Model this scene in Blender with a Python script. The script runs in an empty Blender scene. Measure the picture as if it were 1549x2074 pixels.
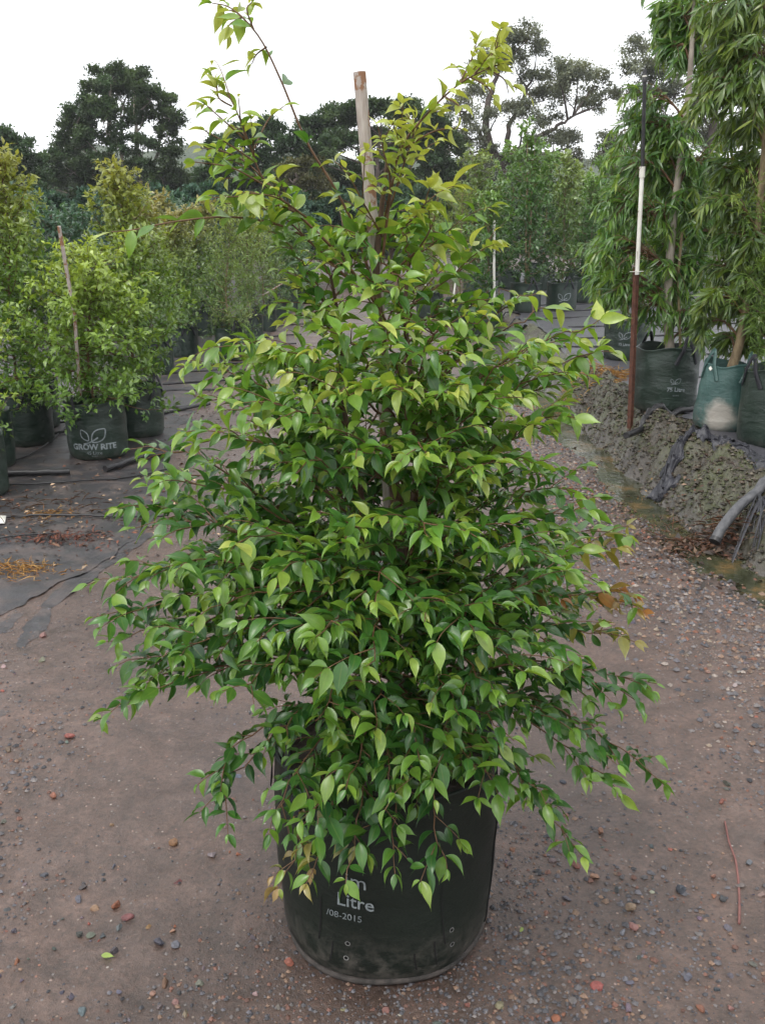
import bpy, math, random
import numpy as np

# ------------------------------------------------------------------ camera, sky, sun, exposure
S = bpy.context.scene
COL = S.collection
CAM_H, PITCH, FPX = 1.6, math.radians(17.0), 1870.0
cam_d = bpy.data.cameras.new('camera')
cam = bpy.data.objects.new('camera', cam_d)
COL.objects.link(cam)
cam.location = (0, 0, CAM_H)
cam.rotation_euler = (math.radians(90) - PITCH, 0, 0)
cam_d.sensor_fit = 'VERTICAL'
cam_d.sensor_height = 24.0
cam_d.lens = 24.0 * FPX / 2074.0
cam_d.clip_start = 0.05
cam_d.clip_end = 2000
S.camera = cam

SUN_EL, SUN_AZ = math.radians(62), math.radians(215)
w = bpy.data.worlds.new('World')
S.world = w
w.use_nodes = True
nt = w.node_tree
nt.nodes.clear()
sky = nt.nodes.new('ShaderNodeTexSky')
sky.sky_type = 'NISHITA'
sky.sun_disc = False
sky.sun_elevation = SUN_EL
sky.sun_rotation = SUN_AZ
sky.dust_density = 4.0
sky.air_density = 1.0
hs = nt.nodes.new('ShaderNodeHueSaturation')
hs.inputs['Saturation'].default_value = 0.25
nt.links.new(sky.outputs[0], hs.inputs['Color'])
bg1 = nt.nodes.new('ShaderNodeBackground')
bg1.inputs['Strength'].default_value = 0.06
nt.links.new(hs.outputs[0], bg1.inputs['Color'])
bg2 = nt.nodes.new('ShaderNodeBackground')          # even cloud cover
bg2.inputs['Color'].default_value = (0.955, 0.975, 1.0, 1)
bg2.inputs['Strength'].default_value = 0.90
ad = nt.nodes.new('ShaderNodeAddShader')
nt.links.new(bg1.outputs[0], ad.inputs[0])
nt.links.new(bg2.outputs[0], ad.inputs[1])
wo = nt.nodes.new('ShaderNodeOutputWorld')
nt.links.new(ad.outputs[0], wo.inputs['Surface'])

sd = bpy.data.lights.new('sun', 'SUN')
sd.energy = 0.9
sd.angle = math.radians(25)
sd.color = (1.0, 0.97, 0.92)
sun = bpy.data.objects.new('sun', sd)
COL.objects.link(sun)
sun.rotation_euler = (math.radians(90) - SUN_EL, 0, math.radians(180) - SUN_AZ)

S.view_settings.view_transform = 'Standard'
S.view_settings.look = 'None'
S.view_settings.gamma = 1.0
S.view_settings.exposure = 0.62
S.render.engine = 'CYCLES'
S.cycles.use_denoising = True
S.cycles.max_bounces = 5
S.cycles.use_adaptive_sampling = True
S.cycles.adaptive_threshold = 0.025
S.cycles.diffuse_bounces = 3
S.cycles.glossy_bounces = 2
S.cycles.transmission_bounces = 4
S.cycles.volume_bounces = 0
S.cycles.sample_clamp_indirect = 4.0

rng = np.random.default_rng(7)
random.seed(7)
PI = math.pi
SP, CP = math.sin(PITCH), math.cos(PITCH)


def ray(px, py):
    a, b = (px - 774.5) / FPX, -(py - 1037.0) / FPX
    return np.array([a, CP + b * SP, -SP + b * CP])


def at(px, py, Y):
    """the point of the place at distance Y that was surveyed at this spot of the photo"""
    d = ray(px, py)
    return np.array([0, 0, CAM_H]) + d * (Y / d[1])


def atz(px, py, z=0.0):
    d = ray(px, py)
    return np.array([0, 0, CAM_H]) + d * ((z - CAM_H) / d[2])


# ------------------------------------------------------------------ noise and terrain
_TAB = {}


def vnoise(x, y, seed=0):
    if seed not in _TAB:
        _TAB[seed] = np.random.default_rng(seed).random((256, 256))
    r = _TAB[seed]
    xi, yi = np.floor(x).astype(int), np.floor(y).astype(int)
    fx, fy = x - xi, y - yi
    fx, fy = fx * fx * (3 - 2 * fx), fy * fy * (3 - 2 * fy)
    a, b = r[xi & 255, yi & 255], r[(xi + 1) & 255, yi & 255]
    c, d = r[xi & 255, (yi + 1) & 255], r[(xi + 1) & 255, (yi + 1) & 255]
    return (a * (1 - fx) + b * fx) * (1 - fy) + (c * (1 - fx) + d * fx) * fy - 0.5


def fbm(x, y, f, seed=0, n=4):
    x, y = np.asarray(x, float), np.asarray(y, float)
    o = 0
    for i in range(n):
        o = o + vnoise(x * f * 2 ** i + 17.3 * i, y * f * 2 ** i + 5.1 * i, seed + i) * 0.5 ** i
    return o


def sst(a, b, x):
    t = np.clip((x - a) / (b - a), 0, 1)
    return t * t * (3 - 2 * t)


DITCH_PX = [(1060, 770), (1100, 815), (1130, 850), (1170, 895), (1225, 945), (1290, 1010), (1350, 1065),
            (1430, 1122), (1530, 1190), (1700, 1300), (2200, 1640)]
DITCH = np.array([atz(a, b, -0.03)[:2] for a, b in DITCH_PX])
DITCH = np.vstack([DITCH[0] + (DITCH[0] - DITCH[1]) * 60, DITCH])      # runs on up the yard


def ditch_dist(x, y):
    x, y = np.asarray(x, float), np.asarray(y, float)
    best = np.full(x.shape, 1e9)
    sign = np.ones(x.shape)
    for p, q in zip(DITCH[:-1], DITCH[1:]):
        e = q - p
        L2 = e @ e
        t = np.clip(((x - p[0]) * e[0] + (y - p[1]) * e[1]) / L2, 0, 1)
        dx, dy = x - p[0] - t * e[0], y - p[1] - t * e[1]
        dd = np.hypot(dx, dy)
        m = dd < best
        best = np.where(m, dd, best)
        cr = e[0] * (y - p[1]) - e[1] * (x - p[0])
        sign = np.where(m, np.where(cr > 0, 1.0, -1.0), sign)
    return best * sign


BANK = 0.28


def height(x, y):
    x, y = np.asarray(x, float), np.asarray(y, float)
    d = ditch_dist(x, y)
    near = 1 - sst(12, 20, y)
    d2 = d + fbm(x, y, 2.2, 40) * 0.13 * near
    z = BANK * sst(0.09, 0.44, d2)
    z = z - (0.075 + fbm(x, y, 3.5, 90) * 0.05) * np.exp(-((d - 0.02) / 0.2) ** 2) * near
    slope = sst(0.08, 0.2, d2) * (1 - sst(0.40, 0.62, d2)) * near
    z = z + slope * (fbm(x, y, 6, 50) * 0.15 + fbm(x, y, 24, 55, 3) * 0.06)
    gr = sst(-0.75, -0.2, d) * (1 - sst(0.1, 0.2, d)) * near
    z = z + gr * fbm(x, y, 30, 60, 3) * 0.016
    nn = 1 - sst(10, 30, y)
    z = z + fbm(x, y, 1.1, 3) * 0.022 * nn + fbm(x, y, 7, 9) * 0.010 * nn
    z = z + fbm(x, y, 28, 14, 3) * 0.0045 * (1 - sst(4, 9, y))
    return z


def hz(x, y):
    return float(height(np.array([x]), np.array([y]))[0])


# ------------------------------------------------------------------ mesh helpers
def mk(name, blocks, mat, parent=None, tint=None, smooth=True, attrs=None, loc=None):
    """blocks: [(V, F)], F an int array M x k; one mesh object"""
    vs, loops, tot, off = [], [], [], 0
    for V, F in blocks:
        F = np.asarray(F, np.int32)
        vs.append(np.asarray(V, np.float32))
        if F.size:
            loops.append((F + off).ravel())
            tot.append(np.full(len(F), F.shape[1], np.int32))
        off += len(V)
    V = np.concatenate(vs)
    L = np.concatenate(loops).astype(np.int32)
    T = np.concatenate(tot)
    me = bpy.data.meshes.new(name)
    me.vertices.add(len(V))
    me.vertices.foreach_set('co', V.ravel())
    me.loops.add(len(L))
    me.loops.foreach_set('vertex_index', L)
    me.polygons.add(len(T))
    st = np.zeros(len(T), np.int32)
    st[1:] = np.cumsum(T)[:-1]
    me.polygons.foreach_set('loop_start', st)
    me.polygons.foreach_set('use_smooth', np.full(len(T), smooth, bool))
    if tint is not None:
        a = me.color_attributes.new('tint', 'FLOAT_COLOR', 'POINT')
        a.data.foreach_set('color', np.asarray(tint, np.float32).ravel())
    me.update(calc_edges=True)
    me.validate()
    if mat is not None:
        me.materials.append(mat)
    o = bpy.data.objects.new(name, me)
    COL.objects.link(o)
    if parent is not None:
        o.parent = parent
    if loc is not None:
        o.location = loc
    return o


def tag(o, label=None, cat=None, group=None, kind=None):
    if label:
        o['label'] = label
    if cat:
        o['category'] = cat
    if group:
        o['group'] = group
    if kind:
        o['kind'] = kind
    return o


def empty(name, loc, label, cat, group=None):
    o = bpy.data.objects.new(name, None)
    o.empty_display_size = 0.1
    COL.objects.link(o)
    o.location = [float(v) for v in loc]
    return tag(o, label, cat, group)


def norm(v):
    v = np.asarray(v, float)
    return v / np.maximum(np.linalg.norm(v, axis=-1, keepdims=True), 1e-9)


def tube(P, R, n=6, caps=True, twist=0.0):
    P = np.asarray(P, float)
    R = np.broadcast_to(np.asarray(R, float), (len(P),))
    T = norm(np.gradient(P, axis=0))
    ref = np.array([0, 0, 1.0]) if abs(T[0][2]) < 0.9 else np.array([1.0, 0, 0])
    u = norm(np.cross(T[0], ref))
    U = [u]
    for i in range(1, len(P)):
        u = u - T[i] * (u @ T[i])
        u = norm(u)
        U.append(u)
    U = np.array(U)
    Wv = np.cross(T, U)
    a = np.arange(n) / n * 2 * PI + twist
    V = P[:, None] + R[:, None, None] * (np.cos(a)[None, :, None] * U[:, None] + np.sin(a)[None, :, None] * Wv[:, None])
    V = V.reshape(-1, 3)
    i = np.arange(len(P) - 1)[:, None] * n
    j = np.arange(n)[None]
    F = np.stack([i + j, i + (j + 1) % n, i + n + (j + 1) % n, i + n + j], -1).reshape(-1, 4)
    b = [(V, F)]
    if caps:
        b.append((V[:n], [list(range(n))[::-1]]))
        b.append((V[-n:], [list(range(n))]))
    return b


def bez(p0, p1, p2, p3, n):
    t = np.linspace(0, 1, n)[:, None]
    return (1 - t) ** 3 * p0 + 3 * (1 - t) ** 2 * t * p1 + 3 * (1 - t) * t * t * p2 + t ** 3 * p3


def spline(pts, n):
    """Catmull-Rom through points, n samples"""
    P = np.asarray(pts, float)
    P = np.vstack([2 * P[0] - P[1], P, 2 * P[-1] - P[-2]])
    out = []
    m = len(P) - 3
    for s in np.linspace(0, m - 1e-6, n):
        i = int(s)
        t = s - i
        a, b, c, d = P[i:i + 4]
        out.append(0.5 * (2 * b + (c - a) * t + (2 * a - 5 * b + 4 * c - d) * t * t + (3 * b - a - 3 * c + d) * t ** 3))
    return np.array(out)


def box(x0, x1, y0, y1, z0, z1):
    V = np.array([[x, y, z] for z in (z0, z1) for y in (y0, y1) for x in (x0, x1)])
    return (V, [[0, 2, 3, 1], [4, 5, 7, 6], [0, 1, 5, 4], [2, 6, 7, 3], [0, 4, 6, 2], [1, 3, 7, 5]])


# leaf templates: rows of (left, midrib, right); V, F, alpha (0 at midrib, 1 at margin)
def leaf_tmpl(nseg, W, curl, fold, side=0.0, acum=1.0, wave=0.0):
    t = np.linspace(0, 1, nseg + 1)
    tt = np.clip(t / (1.0 - 0.11 * acum), 0, 1)
    prof = np.sin(PI * tt ** 0.74) ** 1.05 + 0.13 * (1 - t) * (t > 0.3)
    prof = np.clip(prof, 0.02, 1)
    prof[0] = 0.05
    th = -curl * t ** 1.4
    ph = side * t ** 1.5
    st = 1.0 / nseg
    y = np.concatenate([[0], np.cumsum((np.cos(th) * np.cos(ph))[:-1] * st)])
    x = np.concatenate([[0], np.cumsum(np.sin(ph)[:-1] * st)])
    z = np.concatenate([[0], np.cumsum(np.sin(th)[:-1] * st)])
    w_ = W * 0.5 * prof
    up = fold * w_
    wv = wave * w_ * np.sin(t * 9)
    Lf = np.stack([x - w_ * np.cos(fold * .5), y, z + up + wv], 1)
    Md = np.stack([x, y, z], 1)
    Rt = np.stack([x + w_ * np.cos(fold * .5), y, z + up - wv], 1)
    V = np.stack([Lf, Md, Rt], 1).reshape(-1, 3)
    F = []
    for i in range(nseg):
        a = 3 * i
        F += [[a, a + 1, a + 4, a + 3], [a + 1, a + 2, a + 5, a + 4]]
    al = np.tile([1.0, 0.0, 1.0], nseg + 1)
    return V, np.array(F), al


def frames(D, N):
    D = norm(D)
    N = N - D * np.sum(D * N, -1, keepdims=True)
    N = norm(N)
    X = np.cross(D, N)
    return np.stack([X, D, N], -1)        # columns x,y,z


def scatter(tm, P, D, N, Sc, C):
    """instances of a leaf template as one block + tint"""
    V, F, al = tm
    R = frames(D, N)
    k = len(V)
    W_ = np.einsum('nij,kj->nki', R, V) * np.asarray(Sc)[:, None, None] + P[:, None]
    FF = (F[None] + (np.arange(len(P)) * k)[:, None, None]).reshape(-1, F.shape[1])
    T = np.empty((len(P), k, 4))
    T[..., :3] = np.asarray(C)[:, None, :3]
    T[..., 3] = al[None]
    return (W_.reshape(-1, 3), FF), T.reshape(-1, 4)


def foliage(name, tms, P, D, N, Sc, C, mat, parent, seed=0):
    r = np.random.default_rng(seed)
    which = r.integers(0, len(tms), len(P))
    bl, ti = [], []
    for i, tm in enumerate(tms):
        m = which == i
        if m.any():
            b, t = scatter(tm, P[m], D[m], N[m], Sc[m], C[m])
            bl.append(b)
            ti.append(t)
    return mk(name, bl, mat, parent, np.concatenate(ti))


# ------------------------------------------------------------------ materials
def new_mat(name):
    m = bpy.data.materials.new(name)
    m.use_nodes = True
    n = m.node_tree
    n.nodes.clear()
    out = n.nodes.new('ShaderNodeOutputMaterial')
    return m, n, out


def N_(n, typ, **kw):
    nd = n.nodes.new(typ)
    for k, v in kw.items():
        if k.startswith('_'):
            setattr(nd, k[1:], v)
        else:
            nd.inputs[k.replace('__', ' ')].default_value = v
    return nd


def noise(n, scale, detail=4, rough=0.55, vec=None, dist=0.0):
    nd = N_(n, 'ShaderNodeTexNoise', Scale=scale, Detail=detail, Roughness=rough, Distortion=dist)
    if vec is not None:
        n.links.new(vec, nd.inputs['Vector'])
    return nd.outputs['Fac']


def ramp(n, src, stops):
    r = n.nodes.new('ShaderNodeValToRGB')
    e = r.color_ramp.elements
    while len(e) < len(stops):
        e.new(0.5)
    for el, (p, c) in zip(e, stops):
        el.position = p
        el.color = (*c, 1) if len(c) == 3 else c
    n.links.new(src, r.inputs[0])
    return r.outputs[0]


def mix(n, fac, a, b, mode='MIX'):
    m = n.nodes.new('ShaderNodeMix')
    m.data_type = 'RGBA'
    m.blend_type = mode
    for sock, v in ((m.inputs[0], fac), (m.inputs[6], a), (m.inputs[7], b)):
        if hasattr(v, 'is_linked'):
            n.links.new(v, sock)
        elif isinstance(v, (int, float)):
            sock.default_value = v
        else:
            sock.default_value = (*v, 1)
    return m.outputs[2]


def math_(n, op, a, b=None, clamp=False):
    m = n.nodes.new('ShaderNodeMath')
    m.operation = op
    m.use_clamp = clamp
    for sock, v in ((m.inputs[0], a), (m.inputs[1], b)):
        if v is None:
            continue
        if hasattr(v, 'is_linked'):
            n.links.new(v, sock)
        else:
            sock.default_value = v
    return m.outputs[0]


def bump(n, h, strength, dist, prev=None):
    b = N_(n, 'ShaderNodeBump', Strength=strength, Distance=dist)
    n.links.new(h, b.inputs['Height'])
    if prev is not None:
        n.links.new(prev, b.inputs['Normal'])
    return b.outputs[0]


def princ(n, out, col, rough, nrm=None, spec=0.5):
    p = n.nodes.new('ShaderNodeBsdfPrincipled')
    for sock, v in ((p.inputs['Base Color'], col), (p.inputs['Roughness'], rough), (p.inputs['Specular IOR Level'], spec)):
        if hasattr(v, 'is_linked'):
            n.links.new(v, sock)
        elif isinstance(v, (int, float)):
            sock.default_value = v
        else:
            sock.default_value = (*v, 1)
    if nrm is not None:
        n.links.new(nrm, p.inputs['Normal'])
    if out is not None:
        n.links.new(p.outputs[0], out.inputs[0])
    return p


def leaf_material(name, rough=0.38, spec=0.45, trans=0.35, vein=0.25):
    m, n, out = new_mat(name)
    a = N_(n, 'ShaderNodeAttribute', _attribute_name='tint')
    oi = n.nodes.new('ShaderNodeObjectInfo')
    c = mix(n, 1.0, a.outputs['Color'], oi.outputs['Color'], 'MULTIPLY')
    geo = n.nodes.new('ShaderNodeNewGeometry')
    nz = noise(n, 60, 2, 0.6, geo.outputs['Position'])
    c = mix(n, 1.0, c, ramp(n, nz, [(0.3, (0.82, 0.82, 0.82)), (0.7, (1.12, 1.1, 1.05))]), 'MULTIPLY')
    rib = ramp(n, a.outputs['Alpha'], [(0.0, (1, 1, 1)), (0.14, (0, 0, 0))])
    c = mix(n, math_(n, 'MULTIPLY', rib, vein), c, (0.30, 0.36, 0.10))
    p = princ(n, None, c, rough, None, spec)
    t = n.nodes.new('ShaderNodeBsdfTranslucent')
    n.links.new(mix(n, 1.0, c, (1.25, 1.15, 0.55), 'MULTIPLY'), t.inputs[0])
    ms = n.nodes.new('ShaderNodeMixShader')
    ms.inputs[0].default_value = trans
    n.links.new(p.outputs[0], ms.inputs[1])
    n.links.new(t.outputs[0], ms.inputs[2])
    n.links.new(ms.outputs[0], out.inputs[0])
    return m


LEAF = leaf_material('glossy_leaf', 0.30, 0.75, 0.40, 0.22)
LEAF_DULL = leaf_material('dull_leaf', 0.55, 0.3, 0.3, 0.1)


def simple_mat(name, c1, c2, scale=20, rough=0.6, bmp=0.3, bd=0.002, spec=0.4, stretch=None):
    m, n, out = new_mat(name)
    tc = n.nodes.new('ShaderNodeTexCoord')
    v = tc.outputs['Object']
    if stretch:
        mp = n.nodes.new('ShaderNodeMapping')
        mp.inputs['Scale'].default_value = stretch
        n.links.new(v, mp.inputs[0])
        v = mp.outputs[0]
    f = noise(n, scale, 6, 0.65, v)
    c = ramp(n, f, [(0.3, c1), (0.7, c2)])
    princ(n, out, c, rough, bump(n, f, bmp, bd), spec)
    return m


BARK = simple_mat('brown_bark', (0.05, 0.03, 0.02), (0.14, 0.085, 0.055), 40, 0.8, 0.5, 0.003)
TWIG = simple_mat('red_brown_twig', (0.07, 0.035, 0.018), (0.16, 0.085, 0.04), 60, 0.6, 0.3, 0.001)
BARK_PALE = simple_mat('pale_bark', (0.17, 0.14, 0.115), (0.42, 0.37, 0.31), 14, 0.8, 0.6, 0.004, stretch=(1, 1, 0.25))
BARK_TAN = simple_mat('tan_bark', (0.10, 0.07, 0.04), (0.30, 0.23, 0.13), 26, 0.75, 0.6, 0.004, stretch=(1, 1, 0.4))
BARK_DARK = simple_mat('grey_bark', (0.045, 0.035, 0.03), (0.13, 0.10, 0.085), 6, 0.85, 0.5, 0.02, stretch=(1, 1, 0.3))
BLACK_POLY = simple_mat('black_polythene', (0.008, 0.008, 0.010), (0.035, 0.033, 0.034), 18, 0.42, 0.25, 0.002)
GREY_HOSE = simple_mat('dusty_grey_hose', (0.045, 0.046, 0.05), (0.12, 0.12, 0.125), 25, 0.5, 0.25, 0.002)
SOIL = simple_mat('potting_soil', (0.012, 0.008, 0.006), (0.06, 0.04, 0.028), 55, 0.9, 0.9, 0.01)
RUST = simple_mat('rusty_steel', (0.045, 0.018, 0.012), (0.14, 0.055, 0.032), 30, 0.75, 0.4, 0.002)
PVC = simple_mat('white_pvc', (0.62, 0.60, 0.53), (0.80, 0.79, 0.73), 9, 0.4, 0.05, 0.001)
STRAW = simple_mat('dry_straw', (0.30, 0.15, 0.045), (0.55, 0.33, 0.12), 25, 0.8, 0.2, 0.001)
DRY_LEAF = leaf_material('dry_litter', 0.6, 0.3, 0.15, 0.1)
STONE = None


def stone_material():
    m, n, out = new_mat('loose_stone')
    oi = n.nodes.new('ShaderNodeObjectInfo')
    a = N_(n, 'ShaderNodeAttribute', _attribute_name='tint')
    tc = n.nodes.new('ShaderNodeNewGeometry')
    f = noise(n, 90, 5, 0.7, tc.outputs['Position'])
    c = mix(n, 1.0, a.outputs['Color'], oi.outputs['Color'], 'MULTIPLY')
    c = mix(n, 1.0, c, ramp(n, f, [(0.3, (0.55, 0.55, 0.56)), (0.7, (1.25, 1.22, 1.2))]), 'MULTIPLY')
    princ(n, out, c, 0.62, bump(n, f, 0.6, 0.004), 0.45)
    return m


STONE = stone_material()


def ground_material():
    m, n, out = new_mat('wet_dirt')
    g = n.nodes.new('ShaderNodeNewGeometry')
    P = g.outputs['Position']
    z = N_(n, 'ShaderNodeAttribute', _attribute_name='tint')
    sp = n.nodes.new('ShaderNodeSeparateColor')
    n.links.new(z.outputs['Color'], sp.inputs[0])
    big = noise(n, 1.3, 5, 0.6, P)
    mid = noise(n, 9, 6, 0.65, P)
    fine = noise(n, 70, 6, 0.7, P)
    grit = noise(n, 260, 3, 0.7, P)
    c = ramp(n, mid, [(0.30, (0.046, 0.028, 0.020)), (0.55, (0.082, 0.051, 0.039)), (0.8, (0.128, 0.085, 0.068))])
    c = mix(n, 1.0, c, ramp(n, big, [(0.32, (0.62, 0.60, 0.60)), (0.5, (1, 1, 1)), (0.68, (1.25, 1.22, 1.2))]), 'MULTIPLY')
    c = mix(n, 1.0, c, ramp(n, fine, [(0.28, (0.45, 0.44, 0.44)), (0.5, (1, 1, 1)), (0.74, (1.55, 1.5, 1.45))]), 'MULTIPLY')
    c = mix(n, ramp(n, grit, [(0.66, (0, 0, 0)), (0.74, (0.75, 0.75, 0.75))]), c, (0.30, 0.25, 0.21))
    c = mix(n, ramp(n, grit, [(0.26, (0.8, 0.8, 0.8)), (0.34, (0, 0, 0))]), c, (0.028, 0.024, 0.024))
    # embedded grains: a voronoi of small chips with their own colours
    vo = N_(n, 'ShaderNodeTexVoronoi', Scale=85.0)
    n.links.new(P, vo.inputs['Vector'])
    chip = ramp(n, vo.outputs['Distance'], [(0.22, (1, 1, 1)), (0.32, (0, 0, 0))])
    pick = n.nodes.new('ShaderNodeSeparateColor')
    n.links.new(vo.outputs['Color'], pick.inputs[0])
    some = math_(n, 'GREATER_THAN', pick.outputs[0], math_(n, 'SUBTRACT', 0.88, math_(n, 'MULTIPLY', sp.outputs[0], 0.6)))
    ccol = ramp(n, pick.outputs[1], [(0.0, (0.07, 0.07, 0.08)), (0.35, (0.17, 0.155, 0.15)), (0.6, (0.27, 0.20, 0.15)),
                                     (0.8, (0.24, 0.085, 0.05)), (1.0, (0.40, 0.37, 0.33))])
    c = mix(n, math_(n, 'MULTIPLY', math_(n, 'MULTIPLY', chip, some), 0.8), c, ccol)
    # mossy gravelly bank
    gcol = ramp(n, fine, [(0.3, (0.014, 0.010, 0.006)), (0.5, (0.040, 0.031, 0.020)), (0.72, (0.092, 0.075, 0.052))])
    c = mix(n, sp.outputs[1], c, gcol)
    mossm = math_(n, 'MULTIPLY', sp.outputs[1], ramp(n, noise(n, 4, 5, 0.65, P), [(0.42, (0, 0, 0)), (0.62, (0.85, 0.85, 0.85))]))
    c = mix(n, mossm, c, ramp(n, fine, [(0.3, (0.024, 0.030, 0.010)), (0.7, (0.095, 0.105, 0.030))]))
    # wet mud in the channel
    mud = ramp(n, mid, [(0.3, (0.030, 0.028, 0.026)), (0.7, (0.085, 0.078, 0.066))])
    c = mix(n, sp.outputs[2], c, mud)
    rg = ramp(n, noise(n, 2.6, 5, 0.6, P), [(0.35, (0.34, 0.34, 0.34)), (0.65, (0.58, 0.58, 0.58))])
    rg = mix(n, sp.outputs[2], rg, (0.22, 0.22, 0.22))
    b = bump(n, mid, 0.4, 0.025)
    b = bump(n, fine, 0.6, 0.008, b)
    b = bump(n, grit, 0.5, 0.003, b)
    b = bump(n, math_(n, 'MULTIPLY', chip, some), 0.5, 0.004, b)
    princ(n, out, c, rg, b, 0.7)
    return m


GROUND = ground_material()


def mat_material(name, dirt, c0=(0.018, 0.018, 0.020), c1=(0.050, 0.049, 0.053), rough=0.45):
    m, n, out = new_mat(name)
    g = n.nodes.new('ShaderNodeNewGeometry')
    P = g.outputs['Position']
    wv = noise(n, 240, 2, 0.5, P)
    mid = noise(n, 5, 6, 0.65, P)
    fine = noise(n, 60, 6, 0.7, P)
    c = ramp(n, wv, [(0.3, c0), (0.7, c1)])
    dm = ramp(n, mid, [(0.62 - dirt, (0, 0, 0)), (0.74 - dirt * 0.8, (0.9, 0.9, 0.9))])
    c = mix(n, dm, c, ramp(n, fine, [(0.3, (0.040, 0.030, 0.027)), (0.55, (0.085, 0.066, 0.060)), (0.8, (0.15, 0.12, 0.105))]))
    spk = ramp(n, noise(n, 150, 3, 0.7, P), [(0.68, (0, 0, 0)), (0.75, (0.7, 0.7, 0.7))])
    c = mix(n, spk, c, (0.22, 0.16, 0.11))
    rr = mix(n, dm, (rough, rough, rough), (0.62, 0.62, 0.62))
    b = bump(n, fine, 0.4, 0.005)
    b = bump(n, wv, 0.25, 0.001, b)
    princ(n, out, c, rr, b, 0.5)
    return m


MAT_DIRTY = mat_material('muddy_weed_mat', 0.15, (0.018, 0.017, 0.019), (0.050, 0.047, 0.050))
MAT_CLEAN = mat_material('wet_weed_mat', 0.0, (0.035, 0.034, 0.040), (0.085, 0.083, 0.094), 0.36)


def bag_material(name, base, light, dust=0.35, dust_h=0.10, gloss=0.36, patch=None, crease=0.4, spec=0.5):
    m, n, out = new_mat(name)
    tc = n.nodes.new('ShaderNodeTexCoord')
    O = tc.outputs['Object']
    mp = N_(n, 'ShaderNodeMapping')
    mp.inputs['Scale'].default_value = (1.0, 1.0, 2.6)
    n.links.new(O, mp.inputs[0])
    cre = noise(n, 9, 5, 0.6, mp.outputs[0], 0.6)
    mp2 = N_(n, 'ShaderNodeMapping')
    mp2.inputs['Scale'].default_value = (1.0, 1.0, 5.0)
    n.links.new(O, mp2.inputs[0])
    weave = noise(n, 130, 3, 0.6, mp2.outputs[0])
    c = ramp(n, weave, [(0.3, base), (0.7, light)])
    c = mix(n, 1.0, c, ramp(n, noise(n, 5, 4, 0.6, O), [(0.3, (0.75, 0.75, 0.75)), (0.7, (1.25, 1.25, 1.2))]), 'MULTIPLY')
    se = n.nodes.new('ShaderNodeSeparateXYZ')
    n.links.new(O, se.inputs[0])
    lo = math_(n, 'SUBTRACT', 1.0, math_(n, 'DIVIDE', se.outputs[2], dust_h), True)
    dn = ramp(n, noise(n, 28, 6, 0.7, O), [(0.42, (0, 0, 0)), (0.68, (1, 1, 1))])
    dm = math_(n, 'MULTIPLY', math_(n, 'MULTIPLY', dn, lo), dust * 2.2, True)
    spk = ramp(n, noise(n, 130, 2, 0.6, O), [(0.70, (0, 0, 0)), (0.76, (1, 1, 1))])
    c = mix(n, dm, c, (0.13, 0.115, 0.10))
    c = mix(n, math_(n, 'MULTIPLY', spk, dust * 0.5), c, (0.20, 0.19, 0.17))
    if patch:
        v = N_(n, 'ShaderNodeVectorMath', _operation='DISTANCE')
        n.links.new(O, v.inputs[0])
        v.inputs[1].default_value = patch
        pd = math_(n, 'ADD', v.outputs['Value'], math_(n, 'MULTIPLY', noise(n, 14, 4, 0.6, O), 0.12))
        c = mix(n, ramp(n, pd, [(0.13, (0.85, 0.85, 0.85)), (0.19, (0, 0, 0))]), c, (0.33, 0.30, 0.26))
    b = bump(n, cre, crease, 0.02)
    b = bump(n, weave, 0.2, 0.0015, b)
    rg = mix(n, dm, (gloss, gloss, gloss), (0.75, 0.75, 0.75))
    princ(n, out, c, rg, b, spec)
    return m


BAG_MAIN = bag_material('dark_green_black_bag', (0.0055, 0.0085, 0.0065), (0.013, 0.018, 0.0145), 0.34, 0.16, 0.5, crease=0.14, spec=0.28)
BAG_GREEN = bag_material('dark_green_woven_bag', (0.008, 0.017, 0.012), (0.020, 0.036, 0.027), 0.25, 0.07, 0.36)
BAG_TEAL = bag_material('teal_woven_bag', (0.020, 0.060, 0.055), (0.060, 0.120, 0.110), 0.5, 0.2, 0.42, patch=(-0.02, -0.2, 0.10))
INK = simple_mat('pale_print', (0.10, 0.12, 0.125), (0.27, 0.30, 0.31), 45, 0.6, 0.1, 0.001)
WEB = simple_mat('black_webbing', (0.006, 0.006, 0.009), (0.02, 0.02, 0.026), 90, 0.7, 0.4, 0.001)

# ------------------------------------------------------------------ the ground
def axis(dense, far):
    a = list(dense)
    s = dense[1] - dense[0]
    lo, hi = [], []
    p, st = dense[0], s
    while p > far[0]:
        st *= 1.09
        p -= st
        lo.append(p)
    p, st = dense[-1], dense[-1] - dense[-2]
    while p < far[1]:
        st *= 1.06
        p += st
        hi.append(p)
    return np.array(lo[::-1] + a + hi)


gx = axis(np.arange(-3.0, 4.2, 0.022), (-500, 500))
gy = axis(np.concatenate([np.arange(0.75, 4.0, 0.018), np.arange(4.0, 8.5, 0.026)]), (-60, 700))
X, Y = np.meshgrid(gx, gy)
Z = height(X, Y)
dd = ditch_dist(X, Y)
nearf = 1 - sst(12, 20, Y)
shoulder = sst(-0.95, -0.35, dd + fbm(X, Y, 2, 71) * 0.5) * (1 - sst(0.0, 0.25, dd)) * nearf
bank = sst(0.08, 0.22, dd) * nearf
mudz = np.exp(-((dd - 0.03) / 0.17) ** 2) * nearf
tint = np.stack([shoulder, bank, np.clip(mudz, 0, 1), np.ones_like(Z)], -1).reshape(-1, 4)
nr, nc = X.shape
i = (np.arange(nr - 1)[:, None] * nc + np.arange(nc - 1)[None]).reshape(-1, 1)
F = np.concatenate([i, i + 1, i + nc + 1, i + nc], 1)
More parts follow.
